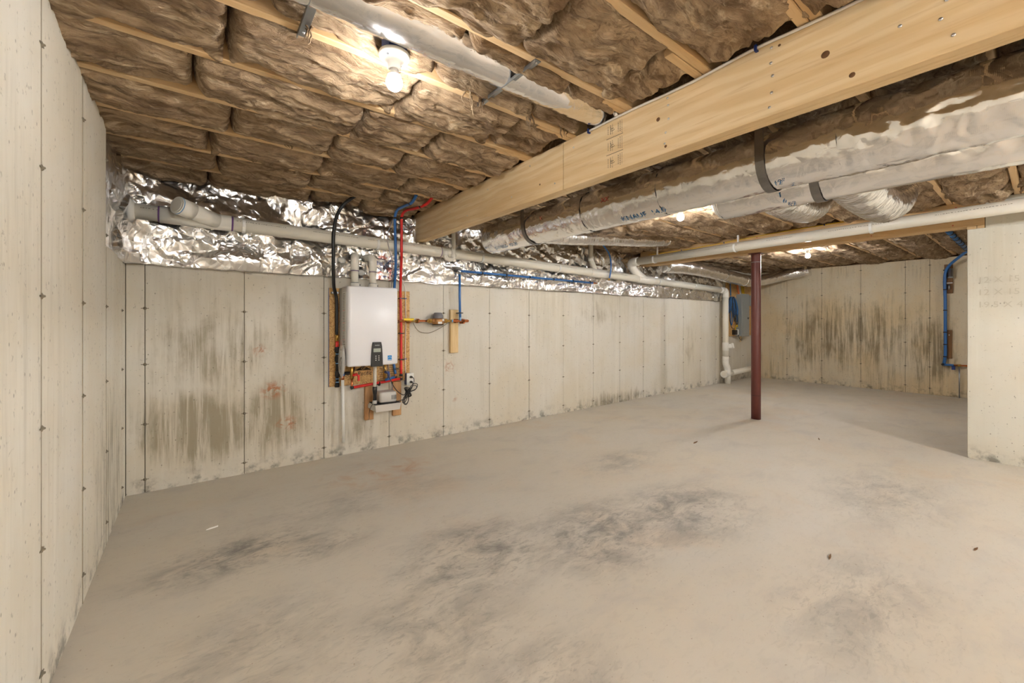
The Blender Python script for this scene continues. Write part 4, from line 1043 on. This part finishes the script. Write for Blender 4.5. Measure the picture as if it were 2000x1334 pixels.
ct = thing('drain_tube', 'thin clear tube hanging beside the blue pipe down to the pump', 'tube', (1.53, 3.93, 0.5))
MB().tube(spline([(1.52, 3.84, 2.25), (1.47, 3.785, 2.16), (1.440, 3.78, 2.08), (1.438, 3.78, 1.977), (1.483, 3.79, 1.814), (1.520, 3.87, 1.677), (1.535, 3.946, 1.58), (1.52, 3.947, 1.2), (1.50, 3.945, 0.85), (1.50, 3.88, 0.70), (1.515, 3.87, 0.60), (1.525, 3.865, 0.54)], 7), 0.0045, 8).build('tube', 'clear', ct)

cond = thing('condensate_pipe', 'short pale pipe from the heater down to the pump', 'pipe', (1.32, 3.80, 0.50))
MB().tube([(1.322, 3.80, 0.862), (1.320, 3.80, 0.60)], 0.0155, 16).build('pipe', 'cpvc', cond)
MB().lathe([(0.015, 0.505), (0.015, 0.56), (0.021, 0.60), (0.021, 0.63), (0.016, 0.635)], (1.320, 3.80, 0), n=16).build('rubber_coupling', 'black', cond)

pump = thing('condensate_pump', 'grey condensate pump with a vented cover below the heater', 'pump', (1.42, 3.82, 0.405))
tk = [(1.300, 1.545, 3.725, 3.905)]
g = MB(); x0, x1, y0, y1 = tk[0]; e = 0.008
g.add([(x0 + e, y0 + e, 0.408), (x1 - e, y0 + e, 0.408), (x1 - e, y1 - e, 0.408), (x0 + e, y1 - e, 0.408), (x0, y0, 0.472), (x1, y0, 0.472), (x1, y1, 0.472), (x0, y1, 0.472),
       (x0 + .004, y0 + .004, 0.472), (x1 - .004, y0 + .004, 0.472), (x1 - .004, y1 - .004, 0.472), (x0 + .004, y1 - .004, 0.472)],
      [(3, 2, 1, 0), (0, 1, 5, 4), (1, 2, 6, 5), (2, 3, 7, 6), (3, 0, 4, 7), (4, 5, 9, 8), (5, 6, 10, 9), (6, 7, 11, 10), (7, 4, 8, 11), (8, 9, 10, 11)]); g.build('tank', 'pumpgrey', pump)
box('deck', 'black', (x0 + 0.006, x1 - 0.006, y0 + 0.006, y1 - 0.004, 0.470, 0.478), pump)
cov = rounded_case(1.352, 1.515, 3.748, 3.885, 0.478, 0.580, 0.022).build('cover', 'pumpgrey', pump)
for i in range(5): box('vent_slot', 'black', (1.460 + 0.010 * i, 1.464 + 0.010 * i, 3.7465, 3.7495, 0.508, 0.548), cov)
MB().lathe([(0.021, 0.477), (0.021, 0.505), (0.017, 0.508)], (1.320, 3.80, 0), n=16).build('inlet', 'pumpgrey', pump)
MB().lathe([(0.009, 0.477), (0.009, 0.50), (0.006, 0.505), (0.006, 0.53)], (1.528, 3.865, 0), n=12).build('outlet_barb', 'black', pump)
for xa, xb, zb in ((1.276, 1.356, 0.300), (1.549, 1.634, 0.305)):
    b = thing('wood_block', 'upright wooden block behind the pump, ' + ('at its left side' if xa < 1.4 else 'at its right side'), 'block', ((xa + xb) / 2, 3.95, zb), 'blocks carrying the pump')
    box('plank', 'stud_brown', (xa, xb, 3.935, YB - 0.002, zb, 0.640), b, bev=0.002)
MB().tube(spline([(1.300, 3.80, 0.475), (1.280, 3.79, 0.45), (1.268, 3.80, 0.40), (1.285, 3.85, 0.33), (1.30, 3.93, 0.31)], 6), 0.0022, 6).build('float_wire', 'black', pump)
MB().box(1.300, 1.549, 3.904, 3.934, 0.42, 0.455).build('mount_rail', 'pumpgrey', pump)

outlet = thing('outlet_box', 'white duplex outlet on a blue box right of the heater', 'outlet', (1.712, 3.93, 0.60))
box('box', 'navy', (1.682, 1.745, 3.905, YB - 0.002, 0.602, 0.715), outlet)
box('cover_plate', 'plastic', (1.676, 1.752, 3.897, 3.905, 0.597, 0.720), outlet, bev=0.003)
for z in (0.632, 0.682): MB().lathe([(0.017, 0), (0.016, 0.003), (0, 0.003)], (1.714, 3.897, z), (0, -1, 0), 14).build('socket', 'plastic', outlet)
cord = thing('power_cords', 'coiled black power cords plugged into the outlet beside the pump', 'cord', (1.70, 3.85, 0.42))
for z in (0.632, 0.682): MB().tube([(1.716, 3.893, z), (1.716, 3.865, z)], [0.013, 0.010], 12).build('plug', 'black', cord)
c0 = Vector((1.665, 3.845, 0.545))
MB().tube(spline([(1.716, 3.868, 0.682), (1.730, 3.852, 0.67), (1.728, 3.848, 0.63), (1.70, 3.84, 0.58), tuple(c0)], 7), 0.0037, 8).build('lead', 'black', cord)
MB().tube(spline([(1.716, 3.868, 0.632), (1.722, 3.855, 0.61), (1.70, 3.842, 0.57), tuple(c0)], 7), 0.0037, 8).build('lead', 'black', cord)
for k, (dx, dz, w) in enumerate([(0.095, 0.062, 0.028), (0.085, 0.045, 0.022), (-0.035, -0.115, 0.026), (-0.020, -0.120, 0.020), (-0.050, -0.10, 0.02)]):
    d = Vector((dx, 0, dz)); nrm = Vector((-dz, 0, dx)).normalized() * w
    pts = [c0 - d * 0.25, c0 + d * 0.2 + nrm * 0.5, c0 + d * 0.75 + nrm, c0 + d * 1.05, c0 + d * 0.75 - nrm, c0 + d * 0.2 - nrm * 0.5, c0 - d * 0.25]
    pts = [p + Vector((0, -0.006 * (k % 3) + 0.004 * math.sin(i), 0)) for i, p in enumerate(pts)]
    MB().tube(spline(pts, 6), 0.0037, 8).build('loop', 'black', cord)
for k in range(6):
    a = 0.2 + k * 0.5
    MB().tube(spline([c0 + Vector((0.030 * math.cos(t + a), 0.018 * math.sin(2 * t), 0.034 * math.sin(t) + 0.006 * (k - 3))) for t in np.linspace(0, 2 * math.pi, 9)], 4), 0.0037, 8).build('coil', 'black', cord)
MB().tube(spline([tuple(c0), (1.58, 3.76, 0.535), (1.50, 3.75, 0.60), (1.44, 3.76, 0.72), (1.405, 3.80, 0.81), (1.40, 3.80, 0.855)], 7), 0.004, 8).build('heater_lead', 'black', cord)
MB().tube(spline([tuple(c0), (1.60, 3.74, 0.505), (1.50, 3.728, 0.487), (1.40, 3.728, 0.488), (1.345, 3.735, 0.490), (1.335, 3.76, 0.50)], 7), 0.004, 8).build('pump_lead', 'black', cord)
wc = thing('outlet_cable', 'white cable stapled down the strand board to the outlet', 'cable', (1.68, 3.94, 0.72))
MB().tube(spline([(1.63, 3.945, 1.70), (1.650, 3.945, 1.645), (1.678, 3.948, 1.585), (1.684, 3.950, 1.50), (1.688, 3.951, 1.2), (1.682, 3.951, 0.95), (1.684, 3.95, 0.716)], 7), 0.0048, 8).build('wire', 'cable', wc)
for z in (1.47, 0.86): box('staple', 'navy', (1.674, 1.698, 3.944, 3.958, z - 0.004, z + 0.004), wc)

# ------------------------------------------------------------------ water main and meter
meter = thing('water_meter', 'bronze water meter with grey dome in a copper line on the wall', 'meter', (2.0, 3.88, 1.20))
WY, WZ = 3.885, 1.245
def wtube(a, b, r, name, mat): return MB().tube([(a, WY, WZ), (b, WY, WZ)], r, 16).build(name, mat, meter)
wtube(1.585, 1.66, 0.011, 'copper_pipe', 'copper'); wtube(1.66, 1.79, 0.014, 'ball_valve', 'brass'); wtube(1.79, 1.885, 0.011, 'copper_pipe', 'copper')
MB().tube([(1.735, WY, WZ), (1.735, WY - 0.03, WZ + 0.01)], 0.009, 10).build('valve_stem', 'galv', meter)
MB().box(1.625, 1.735, WY - 0.034, WY - 0.026, WZ + 0.004, WZ + 0.026, bev=0.003).build('valve_handle', 'yellow', meter)
for x in (1.70, 1.795, 2.245, 2.335):
    MB().lathe([(0.020, -0.006), (0.022, 0), (0.020, 0.006)], (x, WY, WZ), (1, 0, 0), 14).box(x - 0.008, x + 0.008, WY + 0.005, (OY - 0.001 if x < 1.74 else (3.938 if x < 2.29 else YB - 0.003)), WZ - 0.022 if x < 2.3 else WZ - .03, WZ + 0.022).build('pipe_clamp', 'copper', meter)
wtube(1.885, 1.93, 0.014, 'tail_piece', 'brass')
MB().lathe([(0.014, -0.02), (0.024, -0.018), (0.024, 0.012), (0.016, 0.016)], (1.925, WY, WZ), (1, 0, 0), 8, smooth=False).build('union_nut', 'brass', meter)
MB().lathe([(0.014, -0.016), (0.024, -0.012), (0.024, 0.018), (0.014, 0.02)], (2.10, WY, WZ), (1, 0, 0), 8, smooth=False).build('union_nut', 'brass', meter)
MB().tube([(1.935, WY, WZ), (1.96, WY, WZ), (2.075, WY, WZ), (2.095, WY, WZ)], [0.016, 0.028, 0.028, 0.016], 16).lathe([(0.055, -0.038), (0.062, -0.03), (0.062, 0.012), (0.056, 0.026), (0.0, 0.026)], (2.015, WY, WZ), n=20).build('body', 'bronze', meter)
MB().lathe([(0.060, -0.044), (0.064, -0.042), (0.060, -0.036), (0.0, -0.036)], (2.015, WY, WZ), n=20).build('bottom_plate', 'black', meter)
MB().lathe([(0.054, 0.026), (0.057, 0.045), (0.052, 0.062), (0.042, 0.080), (0.036, 0.087), (0.0, 0.088)], (2.015, WY, WZ), n=24).build('register_cap', 'grey', meter)
MB().box(1.985, 2.03, WY - 0.0645, WY - 0.058, WZ - 0.030, WZ - 0.008).build('tag', 'stainpaper', meter)
MB().box(2.035, 2.055, WY - 0.0625, WY - 0.05, WZ + 0.000, WZ + 0.02).build('tag', 'stainpaper', meter)
wtube(2.11, 2.18, 0.014, 'tail_piece', 'brass'); wtube(2.175, 2.19, 0.0145, 'tape', 'bluering'); wtube(2.18, 2.36, 0.0115, 'copper_pipe', 'copper')
MB().lathe([(0.016, -0.03), (0.0165, 0.0), (0.013, 0.012), (0, 0.016)], (2.375, WY, WZ), (1, 0, 0), 16).build('end_cap', 'copper', meter)
MB().tube([(2.283, WY, WZ), (2.283, WY, WZ + 0.04)], 0.0135, 12).build('tee_adapter', 'bluering', meter)
MB().tube(spline([(1.745, 3.90, 1.225), (1.79, 3.93, 1.17), (1.85, 3.955, 1.13), (1.95, 3.955, 1.12), (2.06, 3.955, 1.16), (2.16, 3.94, 1.22)], 6), 0.003, 6).build('bonding_wire', 'inkgrey', meter)
blk = thing('wood_block', 'pale upright wooden block behind the meter line', 'block', (2.24, 3.95, 0.896))
box('plank', 'stud', (2.195, 2.292, 3.938, YB - 0.002, 0.896, 1.368), blk, bev=0.003)
bl = thing('supply_pipe', 'blue plastic pipe rising from the meter and running right across the foil', 'pipe', (2.28, 3.90, 1.28))
MB().tube([(2.283, WY, WZ + 0.035), (2.277, 3.885, 1.50), (2.268, 3.87, 1.768)], 0.0128, 14).build('riser', 'blue', bl)
MB().tube([(2.235, 3.872, 1.787), (2.8, 3.872, 1.785), (3.5, 3.872, 1.782), (4.42, 3.872, 1.778)], 0.0128, 14).build('run', 'blue', bl)
MB().tube(fillet([(2.235, 3.868, 1.787), (2.268, 3.868, 1.785), (2.268, 3.868, 1.75)], 0.01, 3), 0.0155, 12).build('tee', 'galv', bl)
MB().tube([(2.20, 3.872, 1.787), (2.24, 3.872, 1.787)], 0.015, 12).build('tee_end', 'black', bl)
for x in (2.56, 2.90, 3.26, 3.66, 4.02, 4.36):
    MB().tube([(x - 0.006, 3.872, 1.784), (x + 0.006, 3.872, 1.784)], 0.019, 12).box(x - 0.006, x + 0.006, 3.88, 3.93, 1.775, 1.792).build('clip', 'black', bl)
MB().tube([(4.41, 3.872, 1.778), (4.50, 3.872, 1.777)], 0.010, 12).build('copper_end', 'copper', bl)
box('clip', 'black', (2.262, 2.312, 3.87, 3.937, 1.325, 1.337), bl)
bt = thing('blue_tube', 'short blue tube curving down from the joists in front of the white pipe', 'tube', (4.66, 3.78, 1.80))
MB().tube(spline([(4.50, 3.80, 2.35), (4.56, 3.785, 2.29), (4.65, 3.775, 2.20), (4.685, 3.77, 2.08), (4.68, 3.77, 1.95), (4.65, 3.775, 1.83)], 8), 0.0105, 10).build('tube', 'blue', bt)
MB().tube([(4.655, 3.775, 1.85), (4.648, 3.775, 1.82)], 0.013, 10).build('brass_end', 'brass', bt)
# thin cord stapled under the foil
fc = thing('signal_cord', 'thin black cord stapled along the lower edge of the foil', 'cord', (6.0, 3.95, 1.64))
pts = [(3.35 + 0.25 * i, 3.965, 1.648 + 0.008 * math.sin(i * 1.7) + (0.03 if i == 0 else 0)) for i in range(19)]
MB().tube(spline(pts, 4), 0.0035, 6).build('wire', 'black', fc)
for i in range(1, 19, 3): MB().box(pts[i][0] - 0.006, pts[i][0] + 0.006, 3.958, 3.975, pts[i][2] - 0.008, pts[i][2] + 0.008).build('staple', 'navy', fc)

# ------------------------------------------------------------------ electrical corner
eb = thing('panel_board', 'strand board sheet carrying the grey breaker panel behind the red post', 'board', (9.14, 3.95, 0.8))
box('sheet', 'osb', (8.535, 9.76, 3.944, 3.962, 0.932, 2.10), eb)
for x in (8.60, 9.20): box('batten', 'stud', (x, x + 0.06, 3.962, YB - 0.002, 0.80, 2.10), eb)
pn = thing('breaker_panel', 'grey breaker panel on the strand board behind the red post', 'electrical panel', (9.15, 3.89, 0.93))
box('cabinet', 'panelgrey', (8.97, 9.33, 3.845, 3.943, 0.93, 1.805), pn)
box('cover', 'panelgrey', (8.962, 9.338, 3.836, 3.845, 0.922, 1.813), pn, bev=0.003)
dr = box('door', 'panelgrey', (9.02, 9.29, 3.829, 3.836, 0.975, 1.64), pn, bev=0.003)
box('latch', 'black', (9.235, 9.285, 3.824, 3.829, 1.285, 1.32), dr)
box('side_box', 'panelgrey', (9.42, 9.56, 3.86, 3.943, 1.57, 1.79), pn, bev=0.003)
wires = thing('panel_wires', 'orange, white and yellow cables dropping into the breaker panel', 'cables', (9.1, 3.92, 1.8))
for k, (x, m, dx) in enumerate([(8.985, 'orange', -0.03), (9.01, 'orange', -0.02), (9.045, 'cable', 0.01), (9.075, 'cable', 0.02), (9.105, 'grey', -0.01), (9.15, 'yellowwire', 0.02), (9.18, 'yellowwire', 0.03), (9.215, 'yellowwire', 0.0), (9.245, 'yellowwire', 0.04)]):
    MB().tube(spline([(x + dx, 3.925, 2.24), (x + dx * 1.3, 3.925, 2.10), (x + dx * 0.5, 3.92, 1.95), (x, 3.90, 1.806)], 5), 0.009, 8).build('wire', m, wires)
coil = thing('cable_coil', 'coil of blue and black cable hanging beside the breaker panel', 'cable', (8.70, 3.91, 1.05))
MB().tube(spline([(8.66, 3.92, 2.25), (8.665, 3.925, 2.0), (8.67, 3.92, 1.76)], 6), 0.012, 8).build('lead', 'bluewire', coil)
rr = random.Random(4)
for k in range(13):
    a0 = rr.uniform(-0.10, 0.13); w = rr.uniform(0.045, 0.095); h = rr.uniform(0.20, 0.30) if k < 9 else rr.uniform(0.35, 0.42)
    c = Vector((8.69 + a0 * 0.8, 3.918 - 0.006 * (k % 5), 1.74))
    pts = [c + Vector((a0 * 1.2 * (1 - math.cos(t)) / 2 * 1.2 + w * math.sin(t), 0, -h * (1 - math.cos(t)) / 2 * 1.4)) for t in np.linspace(0, 2 * math.pi, 10)]
    MB().tube(spline(pts, 4), 0.0085, 7).build('loop', 'bluewire' if k % 3 else 'black', coil)
MB().tube(spline([(8.60, 3.90, 1.70), (8.56, 3.89, 1.5), (8.56, 3.89, 1.30), (8.64, 3.89, 1.12), (8.78, 3.89, 1.08)], 6), 0.006, 6).build('tail', 'black', coil)
eo = thing('panel_outlet', 'black and white outlet below the left edge of the breaker panel', 'outlet', (8.90, 3.91, 0.96))
box('box', 'black', (8.78, 8.87, 3.87, 3.943, 0.96, 1.06), eo, bev=0.003)
box('cover_plate', 'plastic', (8.875, 8.955, 3.885, 3.943, 0.95, 1.07), eo, bev=0.003)
MB().tube(spline([(8.83, 3.90, 1.06), (8.86, 3.90, 1.13), (8.93, 3.905, 1.16), (8.96, 3.915, 1.12)], 6), 0.011, 8).build('wire', 'yellowwire', eo)
MB().tube(spline([(8.92, 3.88, 0.96), (8.96, 3.87, 0.88), (9.08, 3.88, 0.83), (9.2, 3.93, 0.87)], 6), 0.0065, 8).build('lead', 'black', eo)

# ------------------------------------------------------------------ far wall plumbing
for z0, z1, y0, y1, t in ((1.70, 2.175, 0.915, 1.012, 'upper dark board on the far wall behind the blue pipe'), (0.63, 1.095, 0.925, 1.020, 'lower dark board on the far wall behind the blue pipe')):
    b = thing('pipe_board', t, 'board', (XF - 0.02, 0.965, z0), 'dark boards behind the far blue pipe')
    box('plank', 'dark_board', (XF - 0.035, XF - 0.001, y0, y1, z0, z1), b, bev=0.003)
    MB().lathe([(0.008, 0), (0, 0.003)], (XF - 0.035, y0 + 0.03, z1 - 0.08), (-1, 0, 0), 8).build('screw', 'nail', b)
fp = thing('service_pipe', 'blue service pipe dropping down the far wall beside the partition', 'pipe', (9.75, 1.0, 0.5))
MB().tube(spline([(9.10, 0.60, 2.36), (9.35, 0.72, 2.315), (9.58, 0.83, 2.25), (9.72, 0.95, 2.14), (9.765, 1.0, 1.98), (9.77, 0.998, 1.6), (9.77, 0.996, 1.1), (9.77, 0.996, 0.70), (9.77, 1.012, 0.54)], 8), 0.020, 14).build('drop', 'blue', fp)
for z in (2.08, 1.76, 1.42, 1.06, 0.86, 0.66): MB().tube([(9.768, 0.998, z - 0.008), (9.768, 0.998, z + 0.008)], 0.024, 12).box(9.765, XF - (0.036 if z not in (1.42,) else 0.001), 0.99, 1.006, z - 0.006, z + 0.006).build('clip', 'black', fp)
MB().tube([(9.77, 1.02, 0.525), (9.77, 0.90, 0.525)], 0.018, 12).build('run', 'blue', fp)
MB().tube([(9.77, 1.03, 0.545), (9.77, 1.012, 0.52)], 0.024, 12).build('elbow', 'black', fp)
MB().tube([(9.77, 0.90, 0.525), (9.77, 0.70, 0.527)], 0.0145, 12).build('copper_pipe', 'copper', fp)
MB().box(9.755, 9.785, 0.885, 0.925, 0.45, 0.51).build('valve_tag', 'navy', fp)
MB().tube([(9.77, 0.84, 0.525), (9.77, 0.84, 0.001)], 0.008, 8).build('drain_leg', 'galv', fp)
MB().tube([(9.77, 0.86, 0.525), (9.77, 0.82, 0.526)], 0.02, 12).build('brass_tee', 'brass', fp)
tr = thing('pressure_switch', 'small grey cylinder switch mounted on the upper dark board', 'switch', (9.76, 0.945, 1.95))
MB().lathe([(0.0, 1.945), (0.034, 1.945), (0.036, 1.965), (0.030, 1.975), (0.030, 2.10), (0.0, 2.105)], (9.758, 0.935, 0), n=20).build('cylinder', 'galv', tr)
MB().box(9.76, XF - 0.0355, 0.92, 0.95, 1.97, 2.0).box(9.775, XF - 0.0355, 0.915, 0.985, 1.86, 1.875).build('bracket', 'plastic', tr)
MB().tube([(9.775, 0.955, 1.84), (9.775, 0.955, 1.76)], 0.014, 10).build('gauge', 'galv', tr)
wrap = thing('wrapped_pipe', 'blue pipe wrapped with black bands under the far ceiling', 'pipe', (7.9, 0.68, 2.26))
MB().tube([(6.95, 0.69, 2.30), (8.95, 0.69, 2.285)], 0.026, 12).build('pipe', 'bluewire', wrap)
for k in range(7): MB().tube([(7.15 + 0.27 * k, 0.69, 2.30 - 0.0075 * (0.2 + 0.27 * k)), (7.20 + 0.27 * k, 0.69, 2.30 - 0.0075 * (0.25 + 0.27 * k))], 0.031, 12).build('band', 'black', wrap)
tp = thing('top_tube', 'blue tube clipped along the top of the right partition', 'tube', (5.55, -0.3, 2.25))
MB().tube([(5.553, 0.32, 2.265), (5.553, -0.2, 2.27), (5.553, -1.6, 2.28)], 0.010, 10).build('tube', 'blue', tp)
for y in (0.12, -0.4, -0.9): MB().box(5.54, 5.569, y - 0.006, y + 0.006, 2.254, 2.284).build('clip', 'black', tp)

# ------------------------------------------------------------------ scraps on the floor
for i, (x, y, L, a, t, m) in enumerate([(2.647, 0.69, 0.032, 0.15, 'dark wood splinter lying on the open floor', 'chip'), (3.365, 0.228, 0.028, -0.2, 'brown wood splinter on the floor near the right partition', 'chip'),
        (0.08, 3.05, 0.03, 0.2, 'scrap of white foam on the floor near the corner', 'foam'), (4.05, 2.18, 0.05, 0.1, 'brown leaf scrap on the floor short of the post', 'chip'),
        (5.2, 1.45, 0.04, 0.4, 'brown chip on the floor between post and partition', 'chip')]):
    u, v = Vector((math.cos(a), math.sin(a), 0)), Vector((-math.sin(a), math.cos(a), 0)); c = Vector((x, y, 0))
    q = [c - u * L, c - u * L * 0.3 + v * L * 0.16, c + u * L * 0.6 + v * L * 0.1, c + u * L, c + u * L * 0.4 - v * L * 0.12, c - u * L * 0.4 - v * L * 0.12]
    n = len(q); g = MB()
    g.add([tuple(p) for p in q] + [tuple(p + Vector((0, 0, 0.004 + 0.003 * (k % 2)))) for k, p in enumerate(q)],
          [tuple(range(n - 1, -1, -1)), tuple(range(n, 2 * n))] + [(k, (k + 1) % n, n + (k + 1) % n, n + k) for k in range(n)])
    o = g.build('floor_scrap', m, None); tag(o, t, 'scrap')
